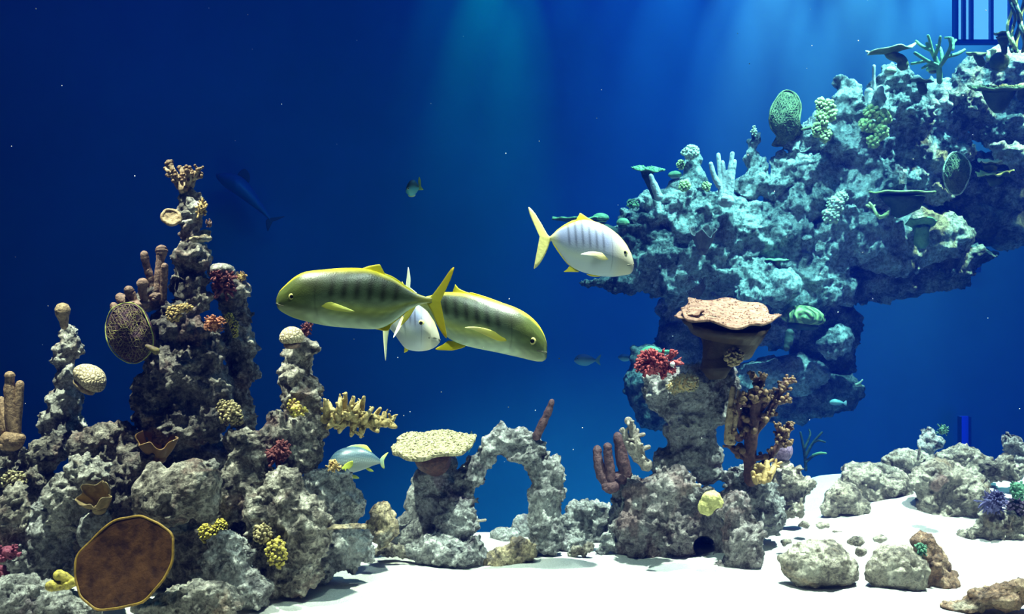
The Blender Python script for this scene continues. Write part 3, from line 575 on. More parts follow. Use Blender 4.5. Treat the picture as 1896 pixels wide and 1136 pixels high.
def branching(name, label, Y, start, mat, segs, seed=1, tipmat=None, tipr=1.6, group=None, cat='coral', noise_=.12, stub=0, stubr=.6, dep=.06):
    """segs: polylines (px,py,r px[,dy]) drawn branch by branch; stubs along them"""
    rnd = random.Random(seed); k = Y/FPX; root = thing(name, P(*start, Y), label, cat, group); gt = G()
    for sp in segs:
        g = G(); gt = G(); d0 = rnd.uniform(-dep, dep); n = len(sp); pts = crom([(*P(s[0], s[1], Y+(s[3] if len(s) > 3 else d0*j/(n-1))), s[2]*k) for j, s in enumerate(sp)], 5)
        tube(g, [p[:3] for p in pts], [p[3]*(1+noise_*rnd.uniform(-1, 1)) for p in pts], 10)
        for q in range(int(stub*len(pts))):
            p = pts[rnd.randrange(len(pts)//4, len(pts))]; d = np.array((rnd.uniform(-1, 1), rnd.uniform(-1, .3), rnd.uniform(-.2, 1.2))); d /= np.linalg.norm(d); r_ = p[3]*stubr; e = p[:3]+d*(p[3]+r_*rnd.uniform(1.2, 3)); tube(g, [p[:3], e], [r_, r_*.8], 7)
            if tipmat: ellipsoid(gt, e, r_*1.1, None, 7, 5)
        if tipmat: lumpy(gt, pts[-1][:3], pts[-1][3]*tipr, rnd, 7, .55, 8)
        nf = len(g.f)
        if gt.n: g.add(np.concatenate(gt.v), gt.f)
        b_ = g.build('branch', M[mat], root)
        if gt.n: b_.data.materials.append(M[tipmat]); b_.data.polygons.foreach_set('material_index', [0]*nf+[1]*(len(g.f)-nf))
    return root
def ruffle(name, label, Y, px, py, rx, rz, mat, seed=1, tilt=(25, 0), group=None, cat='sponge', folds=4, h=1.0):
    """leafy cup with a folded, wandering rim"""
    rnd = random.Random(seed); k = Y/FPX; c = np.array(P(px, py, Y)); root = thing(name, tuple(c), label, cat, group); seg, rg = 120, 16; V = []; p = [rnd.uniform(0, 6.28) for _ in range(4)]; rm = np.array(Euler((R(tilt[0]), R(tilt[1]), 0)).to_matrix())
    for s in (0, 1):
        for i in range(rg+1):
            u = i/rg
            for j in range(seg):
                th = 2*math.pi*j/seg; q = .30+.62*math.sin(u*1.6)+.16*u**3+.12*u*u*math.sin(folds*th+p[0])+.13*u*math.sin((folds*2+1)*th+p[1])+.05*u*math.sin(11*th+p[3]); q += s*.07; z = -1+2*u*h*(1+.18*math.sin((folds+1)*th+p[2])*u)-s*.05; V.append((q*math.cos(th)*rx*k, q*math.sin(th)*rx*k*.8, z*rz*k))
    F = []; N2 = (rg+1)*seg
    for i in range(rg):
        for j in range(seg): a, b, c2, d = i*seg+j, (i+1)*seg+j, (i+1)*seg+(j+1) % seg, i*seg+(j+1) % seg; F += [(a, d, c2, b), (N2+a, N2+b, N2+c2, N2+d)]
    for j in range(seg): a = rg*seg+j; b = rg*seg+(j+1) % seg; F.append((a, b, N2+b, N2+a))
    g = G(); g.add(np.array(V) @ rm.T+c, F); g.build('frill', M[mat], root)
    g = G(); lumpy(g, c+np.array((0, .01, -rz*k*.9)), (rx*k*.45, rx*k*.45, rz*k*.4), rnd, 4); g.build('base', M[mat], root); return root
# ------------------------------------------------------------------ corals and sponges of the left reef
fingers('finger_coral', 'brown finger coral with three fingers at the far left picture edge', 'coral', 4.2, [[(28,815,10),(22,770,11),(18,725,10),(18,695,9)],[(30,810,8),(33,765,8),(37,710,7)],[(18,800,8),(5,765,9),(2,740,8)],[(4,800,8),(-8,760,9),(-12,742,8)]], 'finger_brown', [(22,815,22,20)], seed=3)
r = fingers('cup_sponge', 'tan cup-shaped sponge standing on the tip of the short pale spire', 'sponge', 4.38, [[(119,604,7),(118,592,9),(116,580,13),(116,572,14)]], 'tan_sponge', part='cup', wob=.03)
dome('honeycomb_coral', 'tilted tan honeycomb coral on the right side of the short spire', 4.3, 167, 701, 32, 25, 'honeycomb', 38, base='tan_sponge', flat=.75)
branching('branching_coral', 'brown stubby branching coral crowning the tallest spire', 4.33, (345,350), 'tan_sponge', [[(338,352,7),(332,335,6),(322,318,5),(313,302,6)],[(332,335,5),(318,325,5),(308,312,4)],[(345,350,7),(343,330,6),(333,310,4)],[(352,350,6),(356,332,7),(352,318,6)],[(356,332,5),(364,320,5),(367,314,4)],[(348,345,6),(350,326,5),(346,316,4)],[(340,350,6),(330,345,5),(324,334,4)]], 5, 'tree_tip', 1.15, stub=.5, stubr=.6)
plate('disc_sponge', 'small tan disc sponge facing out on the left of the tallest spire', 4.15, 317, 402, 17, .032, 'tan_sponge', 'brown_sponge', (62, 28), 6, .05, .12, rim='tan_sponge', cat='sponge')
tuft('crust_coral', 'small mossy tuft clinging to the right side of the tallest spire, upper one', 'coral', 4.28, 374, 385, 11, 20, 60, 'ochre', .16, seed=4)
tuft('crust_coral', 'small brown tuft on the right edge of the tallest spire, lower one', 'coral', 4.28, 388, 415, 7, 11, 30, 'brown_sponge', .22, seed=5)
fingers('tube_sponge', 'upright brown tube sponges, three slender tubes left of the tallest spire', 'sponge', 4.28, [[(283,545,7),(278,515,7),(271,490,7),(267,470,7)],[(290,540,8),(294,505,8),(297,480,8),(299,468,11),(299,463,11)],[(301,560,7),(303,530,7),(304,505,7),(305,492,6)]], 'brown_sponge', [(288,548,14,10)], seed=6, part='tube')
fingers('tube_sponge', 'row of stubby brown tube sponges above the round dark fan', 'sponge', 4.22, [[(268,556,7),(264,540,8),(264,528,10),(264,524,11)],[(250,560,7),(242,545,9),(238,536,9)],[(238,568,7),(228,556,10),(222,550,9)],[(228,578,6),(214,570,8),(210,565,7)]], 'brown_sponge', [(256,565,20,10)], seed=7, part='tube')
fan('round_fan', 'round dark purple net-like fan with a yellow-green edge, left of the spire trunk', 4.1, [(212,568),(240,560),(262,572),(276,600),(284,628),(276,655),(252,672),(225,665),(203,642),(195,612),(200,585)], 'fan_mesh', 'fan_rim', .07, 0, 3, 6.4, .55, back='fan_back', stem=[(272,640,4),(290,650,7)])
tuft('red_bush', 'dark red bushy coral on the pillar right of the tallest spire', 'coral', 4.3, 414, 524, 28, 26, 150, 'dark_red', .13, 1.2, 8, .6, sub=1)
tuft('tuft_coral', 'small brown feathery tuft on top of the right end of the pillar', 'coral', 4.35, 449, 513, 13, 13, 90, 'ochre', .09, 1.1, 9, .5)
g = G(); ellipsoid(g, P(421, 498, 4.2), (.006, .005, .006)); tag(g.build('pit', M['pit_black']), 'tiny black bead standing in for a pit in the white capstone', 'pit')  # solid black bead painting the shade inside a small pit
tuft('red_bush', 'rusty orange bush coral on the trunk below the dark red one', 'coral', 4.12, 397, 598, 22, 18, 150, 'orange_red', .11, 1.1, 10, .6)
buds('curved_coral', 'yellow-green crescent coral right beside the rusty orange bush', 'coral', 4.15, [(424,588,9,9),(433,602,8,12),(435,616,6,9)], 50, 'yellow_bud', 'bud_gap', .2, 3)
buds('bud_coral', 'ochre bud coral on the dark trunk left of the rusty orange bush', 'coral', 4.1, [(322,580,14,16),(342,570,16,8)], 60, 'ochre', 'bud_gap', .2, 4)
buds('bud_coral', 'yellow-brown cauliflower coral low on the dark trunk', 'coral', 4.08, [(425,765,22,22),(412,752,15,14),(438,775,14,14)], 80, 'cauliflower', 'bud_gap', .17, 5)
dome('honeycomb_coral', 'round tan honeycomb coral on top of the right end pillar', 4.2, 540, 626, 23, 22, 'honeycomb', -5, base='brown_sponge', flat=.55)
tuft('red_bush', 'dark red brush coral peeking up behind the round honeycomb coral', 'coral', 4.4, 568, 606, 14, 20, 60, 'dark_red', .12, 1.2, 11, .4)
tuft('bud_coral', 'small golden knobbly coral on the face of the right end pillar', 'coral', 4.08, 550, 756, 18, 16, 90, 'ochre', .15, 1.25, 12, .55, tipmat='yellow_coral')
tuft('red_bush', 'dark maroon bush coral in shade left of the right end pillar', 'coral', 4.12, 515, 838, 26, 28, 150, 'dark_red', .12, 1.0, 13, .55)
tuft('bud_coral', 'small golden knobbly coral below the pillar beside the spotted fish', 'coral', 4.08, 617, 858, 15, 15, 90, 'ochre', .13, 1.2, 14, .55)
# staghorn plate reaching right from the pillar
rn = random.Random(5); segs = [[(600,775,9),(640,780,8),(680,785,7),(724,784,5)]]
for (x0, y0, x1, y1) in ((612,775,610,745),(622,776,630,735),(634,772,640,728),(645,778,655,735),(655,776,668,742),(668,780,674,735),(672,784,690,755),(690,782,704,756),(700,785,714,764),(712,784,731,770),(722,784,733,790),(640,782,628,800),(655,785,650,806),(672,788,668,808),(690,788,700,798),(615,780,606,792),(605,770,602,740),(660,780,645,758),(680,784,668,762),(628,778,616,756),(640,776,652,760),(696,784,688,768)):
    segs.append([(x0, y0, 7.5, rn.uniform(-.05, .05)), ((x0+x1)/2+rn.uniform(-3, 3), (y0+y1)/2, 6, rn.uniform(-.09, .06)), (x1, y1, 3.2, rn.uniform(-.12, .06))])
branching('staghorn_coral', 'yellow-tan staghorn coral reaching right from the end pillar', 4.3, (600,775), 'staghorn', segs, 6, stub=.45, stubr=.55, noise_=.08)
buds('bud_coral', 'pale yellow tuft coral at the left edge above the pale rock', 'coral', 3.98, [(26,888,22,20)], 90, 'table', 'bud_gap', .19, 7)
ruffle('leafy_sponge', 'golden brown folded leafy sponge on the big overhanging boulder', 4.0, 292, 828, 32, 24, 'leafy_brown', 3, (30, 5), folds=3)
ruffle('leafy_sponge', 'pale tan folded leafy sponge below the slope, left of the big boulder', 3.95, 182, 925, 28, 22, 'leafy_tan', 5, (48, -10), folds=3)
plate('plate_sponge', 'big brown oval plate sponge with a thin yellow edge, lower left', 3.7, 234, 1042, 97, .165, 'plate_brown', 'leafy_brown', (66, -26), 4.5, .035, .10, rim='rim_yellow', cat='sponge', stem=[(262,1010,24,.35),(240,1040,24,.1)], seed=4, yaw=0)
buds('bud_coral', 'yellow-green bud coral under the big overhanging boulder', 'coral', 4.0, [(386,986,18,18),(408,974,13,14)], 80, 'yellow_bud', 'bud_gap', .18, 8)
buds('bud_coral', 'small round yellow-green bud coral, upper of the pair by the buttress', 'coral', 3.98, [(486,987,17,19)], 80, 'cauliflower', 'bud_gap', .18, 9)
buds('bud_coral', 'oval yellow-green bud coral, lower of the pair by the buttress', 'coral', 3.95, [(512,1022,19,27)], 110, 'yellow_coral', 'bud_gap', .15, 10)
tuft('pink_coral', 'pink coral at the left picture edge, the upper lumpy one', 'coral', 3.85, 14, 1022, 24, 17, 80, 'pink', .2, 1, 15, .7, group='pink corals')
tuft('pink_coral', 'pink coral at the left picture edge, the lower smooth one', 'coral', 3.8, 4, 1062, 17, 18, 60, 'pink', .28, 1, 16, .85, group='pink corals')
fingers('tube_sponge', 'cluster of short yellow tube sponges left of the big brown plate sponge', 'sponge', 3.75, [[(130,1082,8),(115,1084,8),(98,1084,10),(92,1084,10)],[(132,1076,8),(120,1068,9),(108,1064,11)],[(130,1080,8),(138,1077,8)]], 'yellow_coral', [(126,1080,14,9)], seed=9, part='tube', wob=.05)
# ------------------------------------------------------------------ corals of the arch and the big pillar
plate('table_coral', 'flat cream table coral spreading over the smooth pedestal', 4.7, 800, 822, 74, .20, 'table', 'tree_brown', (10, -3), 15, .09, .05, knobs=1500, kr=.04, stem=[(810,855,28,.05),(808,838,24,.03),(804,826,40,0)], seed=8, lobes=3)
fingers('tube_sponge', 'single dark stick-like sponge leaning right on top of the arch', 'sponge', 4.72, [[(993,808,8),(1004,785,8),(1016,760,7),(1022,742,5)]], 'finger_mauve', part='tube', wob=.12)
fingers('finger_coral', 'tiny pale twig on the left leg of the arch', 'coral', 4.6, [[(886,964,2.5),(893,963,2.5),(899,962,2.5)]], 'finger_grey', part='twig')
fingers('finger_coral', 'mauve two-fingered coral at the left foot of the big pillar', 'coral', 4.85, [[(1130,905,10),(1115,880,11),(1107,850,9),(1106,830,8)],[(1130,900,9),(1130,870,9),(1126,845,9),(1125,826,8)]], 'finger_mauve', [(1132,900,16,12)], seed=10)
fingers('finger_coral', 'dark mauve finger of coral behind the knobbly grey-brown one', 'coral', 4.9, [[(1160,880,12),(1152,850,12),(1147,820,10),(1143,806,8)]], 'finger_mauve', [(1148,884,18,12)], seed=11)
branching('finger_coral', 'knobbly grey-brown finger coral with the tallest finger, left of the pillar', 4.8, (1195,860), 'finger_grey', [[(1198,862,12),(1184,845,11),(1176,815,10),(1168,785,7),(1163,778,8)],[(1180,850,8),(1165,825,8),(1156,800,6),(1152,795,5)],[(1190,850,7),(1186,830,6),(1184,822,5)]], 12, stub=.35, stubr=.5)
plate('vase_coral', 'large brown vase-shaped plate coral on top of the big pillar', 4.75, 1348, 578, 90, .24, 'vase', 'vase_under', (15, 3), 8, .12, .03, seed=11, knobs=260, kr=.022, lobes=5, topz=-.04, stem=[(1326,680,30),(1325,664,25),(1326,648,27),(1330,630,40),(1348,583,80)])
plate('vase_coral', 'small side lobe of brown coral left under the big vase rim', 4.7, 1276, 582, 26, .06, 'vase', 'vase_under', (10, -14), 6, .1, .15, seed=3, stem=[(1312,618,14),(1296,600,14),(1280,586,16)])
buds('knob_coral', 'dark green-brown knob coral at the foot of the vase coral stem', 'coral', 4.65, [(1358,661,17,17)], 60, 'leafy_tan', 'bud_gap', .22, 11)
tuft('red_coral', 'bright red bushy coral on the top left of the big pillar', 'coral', 4.6, 1216, 676, 37, 27, 170, 'red_coral', .12, 1.3, 17, .5, sub=2)
g = G(); lumpy(g, P(1245, 674, 4.55), .012, random.Random(1), 3); tag(g.build('pale_sponge', M['white_speck']), 'tiny white ball sponge right beside the red coral', 'sponge')
buds('crust_coral', 'patch of orange-tan crust coral on the front of the pillar top block', 'coral', 4.68, [(1268,708,28,18),(1250,716,16,14)], 110, 'table', 'ochre', .12, 12)
rock('lump_coral', 'yellow lumpy coral on the pillar base above the dark hole', [(1318,922,22,16),(1308,938,16,16),(1328,932,16,14)], 'lump_yellow', 4.44, vox=.008, lumps=4, seed=90, amp=.3, cat='coral', lump=.4, grow=1)
fingers('sea_whip', 'pair of long tan sea whips standing along the right of the pillar', 'coral', 4.7, [[(1347,818,7),(1350,780,7),(1354,745,6),(1358,716,5)],[(1356,812,5),(1362,775,5),(1367,740,5),(1368,725,4)]], 'tan_sponge', [(1352,818,10,6)], seed=13, part='whip')
fingers('finger_coral', 'small pale peg between the pillar neck and the yellow lump coral', 'coral', 4.5, [[(1280,898,3.5),(1288,898,3.5),(1296,898,3.5)]], 'finger_grey', part='peg')
branching('tree_coral', 'tall brown tree-like branching coral right of the big pillar', 4.75, (1390,885), 'tree_brown', [[(1390,890,12),(1388,850,12),(1392,800,12),(1398,755,11),(1400,735,10)],[(1398,760,8),(1402,725,7),(1401,705,6),(1394,696,6)],[(1402,725,6),(1412,705,5),(1413,698,5)],[(1396,800,8),(1416,775,8),(1434,745,8),(1448,718,7)],[(1438,745,6),(1448,742,6),(1460,740,5)],[(1444,722,6),(1456,708,6),(1464,704,5)],[(1390,820,8),(1372,790,8),(1366,765,7),(1372,740,7)],[(1388,850,7),(1364,835,7),(1352,825,5)],[(1400,870,8),(1424,848,7),(1440,825,6),(1454,805,7)],[(1440,825,5),(1452,822,5),(1462,820,5)],[(1444,815,5),(1442,796,5),(1438,788,4)],[(1392,780,7),(1382,752,6),(1380,735,6)],[(1454,808,5),(1460,795,5),(1462,785,5)],[(1405,760,7),(1418,745,6),(1420,730,6)],[(1378,800,6),(1368,812,6),(1360,800,5)]], 14, 'tree_tip', 1.15, stub=1.1, stubr=.5)
branching('finger_coral', 'pale orange stubby coral at the foot of the brown tree coral', 4.65, (1410,885), 'ochre', [[(1406,890,7),(1404,872,6),(1400,862,5)],[(1414,890,7),(1418,870,7),(1420,855,5)],[(1422,888,6),(1430,872,6),(1436,860,5)],[(1400,892,6),(1396,882,5),(1394,874,4)]], 15, stub=.4)
dome('round_sponge', 'round purple-grey sponge head right of the brown tree coral', 5.0, 1450, 834, 18, 22, 'purple', 0, base='finger_grey', flat=.9, cat='sponge')
# ------------------------------------------------------------------ corals of the right mound
tuft('green_tuft', 'small green tuft coral between round cream boulder and rusty wedge', 'coral', 4.2, 1706, 1017, 15, 16, 90, 'green_tuft', .14, 1.1, 20, .5)
tuft('dark_bush', 'dark green bush beside the small upright skyline rock', 'coral', 6.2, 1746, 797, 13, 13, 90, 'green_tuft', .1, 1.0, 21, .5)
tuft('purple_coral', 'violet-blue glittering bushy coral on the right mound', 'coral', 4.95, 1838, 932, 28, 26, 170, 'purple_blue', .11, 1.0, 22, .6, sub=1)
tuft('green_tuft', 'dark green lump coral at the right picture edge beside the violet one', 'coral', 4.95, 1884, 906, 19, 20, 100, 'green_tuft', .16, 1.0, 23, .7)
buds('crust_coral', 'dark violet crust at the right picture edge under the green lump', 'coral', 5.0, [(1885,937,24,18)], 90, 'purple', 'pit_black', .15, 13)
fingers('sea_whip', 'little upright peg on the humped skyline boulder', 'coral', 5.9, [[(1700,850,2.5),(1702,838,2.5),(1703,828,2)]], 'finger_grey', part='peg')
# ------------------------------------------------------------------ corals of the far reef
FY = 7.9
plate('mushroom_coral', 'green mushroom-shaped table coral at the left skyline of the far reef', FY, 1199, 314, 30, .11, 'far_green', 'far_dark', (16, 3), 4, .08, .1, stem=[(1218,362,12),(1208,345,9),(1201,328,10),(1199,321,13)], seed=3, knobs=60, kr=.08)
fingers('finger_coral', 'grey leaning finger in front of the mushroom coral stem, far reef', 'coral', 7.8, [[(1220,365,8),(1212,345,7),(1205,325,4)]], 'far_grey')
buds('knob_coral', 'knobbly pale cap on the round-headed turret of the far reef', 'coral', FY, [(1279,282,16,13)], 70, 'far_pale', 'far_grey', .2, 21)
buds('knob_coral', 'small round yellow-white knob coral left of the round-headed turret', 'coral', 8.15, [(1260,305,7,9)], 40, 'far_yellow', 'far_olive', .25, 22)
buds('knob_coral', 'small round yellow-white knob coral right of the round-headed turret', 'coral', 8.15, [(1308,345,8,9)], 40, 'far_yellow', 'far_olive', .25, 23)
dome('dome_coral', 'flat pale green dome coral below the left knob of the turret', 8.15, 1250, 324, 13, 8, 'far_green', 0, base='far_grey')
buds('knob_coral', 'knobbly yellowish lump at the foot of the round-headed turret', 'coral', 7.75, [(1268,344,11,10)], 40, 'far_yellow', 'far_olive', .25, 24)
buds('knob_coral', 'small dark green knob coral at the left edge of the far reef', 'coral', FY, [(1171,377,11,9)], 50, 'far_green', 'far_dark', .22, 25)
dome('dome_coral', 'tiny ribbed green dome at the leftmost tip of the far reef', FY, 1153, 413, 12, 10, 'far_green', 0, base='far_dark')
plate('table_coral', 'long flat green plate coral behind the back of the highest fish', 7.9, 1065, 405, 44, .12, 'far_green', 'far_dark', (4, 0), 5, .1, .06, seed=5, stem=[(1140,430,8),(1110,418,8),(1080,409,10)])
dome('dome_coral', 'pointed green coral lump above the tail end of the highest fish', 7.9, 1112, 404, 16, 10, 'far_green', 0, base='far_green')
fingers('finger_coral', 'clump of tall grey finger corals standing on the far reef', 'coral', FY, [[(1332,345,6),(1322,325,5),(1316,303,4)],[(1336,368,6),(1334,330,5),(1330,286,4)],[(1340,370,6),(1341,335,5),(1338,300,4)],[(1346,370,6),(1350,330,5),(1356,284,4)],[(1352,372,6),(1356,330,5),(1360,298,4)],[(1344,372,6),(1346,350,6),(1347,318,4)]], 'far_grey', [(1344,372,16,12)], seed=31)
tuft('knob_coral', 'tiny white knob coral on the tip of the pointed turret', 'coral', FY, 1395, 243, 6, 10, 40, 'far_pale', .25, 1.2, 31, .6)
fan('sea_fan', 'tall olive see-through sea fan on the far reef skyline', 8.0, [(1446,172),(1462,168),(1478,180),(1483,200),(1480,225),(1488,245),(1478,264),(1450,270),(1430,268),(1440,255),(1426,232),(1428,200)], 'far_olive', 'far_olive', .12, 10, 7, 5.5, .8, back='far_olive', stem=[(1485,240,2.5),(1500,236,4)])
buds('column_coral', 'knobbly pale yellow column coral on the far reef', 'coral', 7.9, [(1520,196,9,16),(1522,222,12,18),(1536,205,10,22),(1514,240,10,14),(1528,250,12,14)], 46, 'far_yellow', 'far_olive', .26, 26)
fingers('finger_coral', 'grey stubby fingers of coral right of the knob-headed turret', 'coral', 8.1, [[(1612,215,9),(1610,190,9),(1609,170,8)],[(1625,215,9),(1628,185,9),(1630,165,8)],[(1635,210,8),(1638,185,7),(1640,168,7)],[(1620,200,6),(1618,150,3.5),(1618,122,3)]], 'far_grey', seed=33)
dome('dome_coral', 'round grey-green dome coral on the skyline left under the elkhorn plate', 8.0, 1648, 132, 11, 9, 'far_pale', 0, base='far_grey')
buds('bubble_coral', 'bright yellow-green bubble coral cluster on the far reef face', 'coral', 7.8, [(1613,208,15,13),(1634,218,15,14),(1606,232,14,14),(1630,243,14,14),(1617,262,13,12)], 34, 'far_yellow', 'far_green', .3, 27)
plate('elkhorn_coral', 'wing-shaped pale elkhorn plate at the top of the far reef', 7.8, 1648, 94, 44, .14, 'far_pale', 'far_olive', (6, -9), 4, .16, .10, seed=8, lobes=3, stem=[(1672,122,11),(1668,110,9),(1662,100,11)])
ant = [[(1740,152,5),(1738,125,5),(1728,100,4),(1716,80,3)],[(1738,125,4),(1752,105,4),(1760,85,3),(1757,70,2.5)],[(1760,85,3),(1770,74,2.5)],[(1752,105,3.5),(1772,100,3.5),(1786,92,2.5)],[(1730,104,4),(1738,85,3),(1741,68,2.5)],[(1722,92,3.5),(1708,86,3),(1696,76,2.5)],[(1738,122,4),(1716,112,3.5),(1694,98,3)],[(1716,112,3),(1700,116,2.5),(1688,118,2.5)],[(1735,115,3.5),(1724,118,3),(1708,126,2.5)],[(1728,100,3),(1720,70,2.5),(1718,66,2.5)],[(1745,112,3.5),(1742,92,3),(1734,84,2.5)],[(1764,92,3),(1764,72,2.5),(1750,70,2)]]
branching('antler_coral', 'dark green antler-shaped branching coral on the far reef skyline', 7.7, (1740,152), 'far_green', [[(x, y, r*1.0) for x, y, r in s] for s in ant], 34, noise_=.05, dep=.15)
dome('dome_coral', 'yellow-green cap coral at the foot of the antler coral', 7.75, 1728, 128, 12, 9, 'far_green', 0, base='far_olive')
plate('table_coral', 'small thin plate coral below the antler coral', 7.8, 1706, 150, 20, .08, 'far_pale', 'far_dark', (5, 8), 3, .1, .1, seed=9, stem=[(1710,170,8),(1708,158,9)])
plate('table_coral', 'dark humped plate coral left of the cup coral at the top right', 7.9, 1812, 96, 20, .10, 'far_olive', 'far_dark', (14, 6), 5, .12, -.15, seed=10, stem=[(1818,118,7),(1815,104,9)])
plate('cup_coral', 'tall dark cup coral near the top right corner', 7.6, 1858, 62, 17, .06, 'far_olive', 'far_dark', (8, -8), 4, .08, .2, seed=12, stem=[(1860,98,5),(1859,86,6),(1858,74,10),(1858,66,14)])
fingers('bead_coral', 'cluster of small pale beads left of the cup coral', 'coral', 7.8, [[(1838,105,5),(1840,92,5)],[(1848,104,5),(1850,94,5)],[(1830,108,5),(1831,98,4)]], 'far_pale', part='bead')
fingers('dome_coral', 'big dark rounded coral under the cup coral', 'coral', 7.7, [[(1852,118,16),(1850,112,17)]], 'far_dark', part='cap')
plate('table_coral', 'large dark table coral with a speckled rim on the stump at the right edge', 7.6, 1850, 162, 50, .20, 'far_olive', 'far_dark', (14, -2), 7, .10, .04, knobs=200, kr=.05, seed=13, stem=[(1848,196,16),(1848,182,20),(1849,172,30)])
plate('table_coral', 'thin pale plate coral cut by the right picture edge, above the stump', 7.6, 1892, 158, 22, .1, 'far_yellow', 'far_dark', (8, -16), 4, .1, .1, seed=14, stem=[(1890,180,7),(1891,166,9)])
fan('sea_fan', 'round olive sea fan with a pale rim, hanging on the right of the far reef', 7.6, [(1765,282),(1780,284),(1795,302),(1797,318),(1790,340),(1778,358),(1762,358),(1750,340),(1747,315),(1755,292)], 'far_olive', 'far_pale', .08, 0, 8, 5, .8, back='far_olive')
plate('plate_coral', 'wide thin plate coral with a bright yellow rim over a dark hollow', 7.6, 1671, 358, 57, .24, 'far_dark', 'far_dark', (4, 1), 3, .05, .04, rim='far_yellow', seed=15, stem=[(1665,388,18),(1668,374,26),(1670,364,40)])
branching('plate_coral', 'bright yellow-green scraggly plates under the yellow-rimmed plate coral', 7.6, (1620,400), 'far_yellow', [[(1610,375,2),(1617,385,3),(1624,398,3)],[(1605,380,2.5),(1614,384,3),(1620,380,2)],[(1628,404,2.5),(1640,398,4),(1646,391,2)],[(1624,398,3),(1632,401,3.5),(1644,396,3)]], 36)
plate('plate_coral', 'pale lit frill coral at the right, under the bright ledge rock', 7.6, 1840, 322, 28, .09, 'far_yellow', 'far_dark', (12, -4), 5, .22, .1, seed=16, lobes=6, stem=[(1850,330,12),(1845,324,16)])
plate('plate_coral', 'small pale frill coral right of the olive round sea fan', 7.6, 1832, 298, 20, .07, 'far_pale', 'far_dark', (14, 3), 5, .2, .1, seed=17, lobes=6, stem=[(1840,310,8),(1835,302,12)])
plate('saucer_coral', 'shallow blue-green saucer coral hanging low on the far reef', 7.8, 1706, 418, 26, .12, 'far_green', 'far_green', (-14, 4), 4, .06, .30, seed=18, stem=[(1706,450,14),(1706,428,16)])
buds('knob_coral', 'white knobbly coral stack in the middle of the far reef', 'coral', 7.75, [(1548,378,16,18),(1540,398,16,16),(1558,365,12,12)], 50, 'far_pale', 'far_grey', .22, 28)
ruffle('cup_sponge', 'dark maroon cup sponge between bright rocks of the far reef', 7.7, 1302, 446, 20, 20, 'far_brown', 6, (20, 0), folds=3)
fan('fan_sponge', 'dark round fan sponge, the left one above the brown vase coral', 7.7, [(1264,500),(1285,492),(1303,505),(1308,530),(1295,550),(1272,548),(1260,525)], 'far_brown', None, .08, 0, 9, 6, .8, back='far_brown', group='dark fan sponges')
fan('fan_sponge', 'dark upright fan sponge, the right one above the brown vase coral', 7.75, [(1312,482),(1330,478),(1340,495),(1336,520),(1320,535),(1310,512)], 'far_brown', None, .08, 0, 10, 6, .8, back='far_brown', group='dark fan sponges')
plate('mushroom_coral', 'small mushroom-shaped table coral on a thin stem, mid far reef', 7.6, 1438, 480, 21, .07, 'far_green', 'far_olive', (8, 0), 3, .08, .02, seed=19, stem=[(1444,510,7),(1442,498,5),(1440,486,8)])
dome('maze_coral', 'yellow-green maze-ridged coral dome behind the vase coral', 7.3, 1488, 590, 40, 25, 'maze', 6, base='far_dark', flat=.5)
fingers('finger_coral', 'dark drooping lobe under the maze-ridged coral', 'coral', 7.4, [[(1462,615,8),(1460,632,8),(1456,645,6)]], 'far_dark', part='lobe')
dome('dome_coral', 'round green dome coral behind the red bushy coral', 7.5, 1205, 664, 24, 24, 'far_green', 0, base='far_dark', flat=.5)
fingers('finger_coral', 'pale green bar of coral behind the red bushy coral', 'coral', 7.4, [[(1222,652,4),(1236,651,4),(1250,653,4)]], 'far_green')
fingers('finger_coral', 'pale twiggy tip at the right end of the lowest hazy rock', 'coral', 8.0, [[(1585,712,3),(1592,708,2),(1597,703,1.6)],[(1585,713,3),(1594,713,2),(1600,715,1.6)]], 'far_pale', part='twig')
branching('branching_coral', 'hazy green twig coral standing behind the sunlit sand slope', 7.2, (1500,850), 'far_dark', [[(1492,870,3),(1490,840,3),(1482,800,2)],[(1491,845,3),(1505,820,2.5),(1522,800,2)],[(1492,855,3),(1508,842,2.5),(1528,838,2)],[(1505,820,2),(1515,815,2),(1528,818,1.6)],[(1490,830,2.5),(1500,805,2),(1498,795,1.6)]], 38, noise_=.05)
fingers('finger_coral', 'pale green twig lying behind the sunlit sand slope', 'coral', 7.1, [[(1505,842,2),(1518,838,2.4),(1530,839,1.6)]], 'far_green', part='twig')
# braided trunk at the top right corner
g = G(); rn = random.Random(3); k = 7.5/FPX; root = thing('braided_trunk', P(1882, 95, 7.5), 'braided bundle of dark and yellow stems in the top right corner', 'coral')
for i in range(7):
    x0 = 1870+i*4.2; ph = rn.uniform(0, 6); g = G(); pts = [(*P(x0+5*math.sin(ph+t_*.9), 96-t_*12, 7.5+.05*math.cos(ph+t_*.9)), 2.6*k) for t_ in range(13)]; tube(g, [p[:3] for p in crom(pts, 3)], [2.6*k]*len(crom(pts, 3)), 7); g.build('stem', M['far_dark' if i % 2 else 'far_yellow'], root)
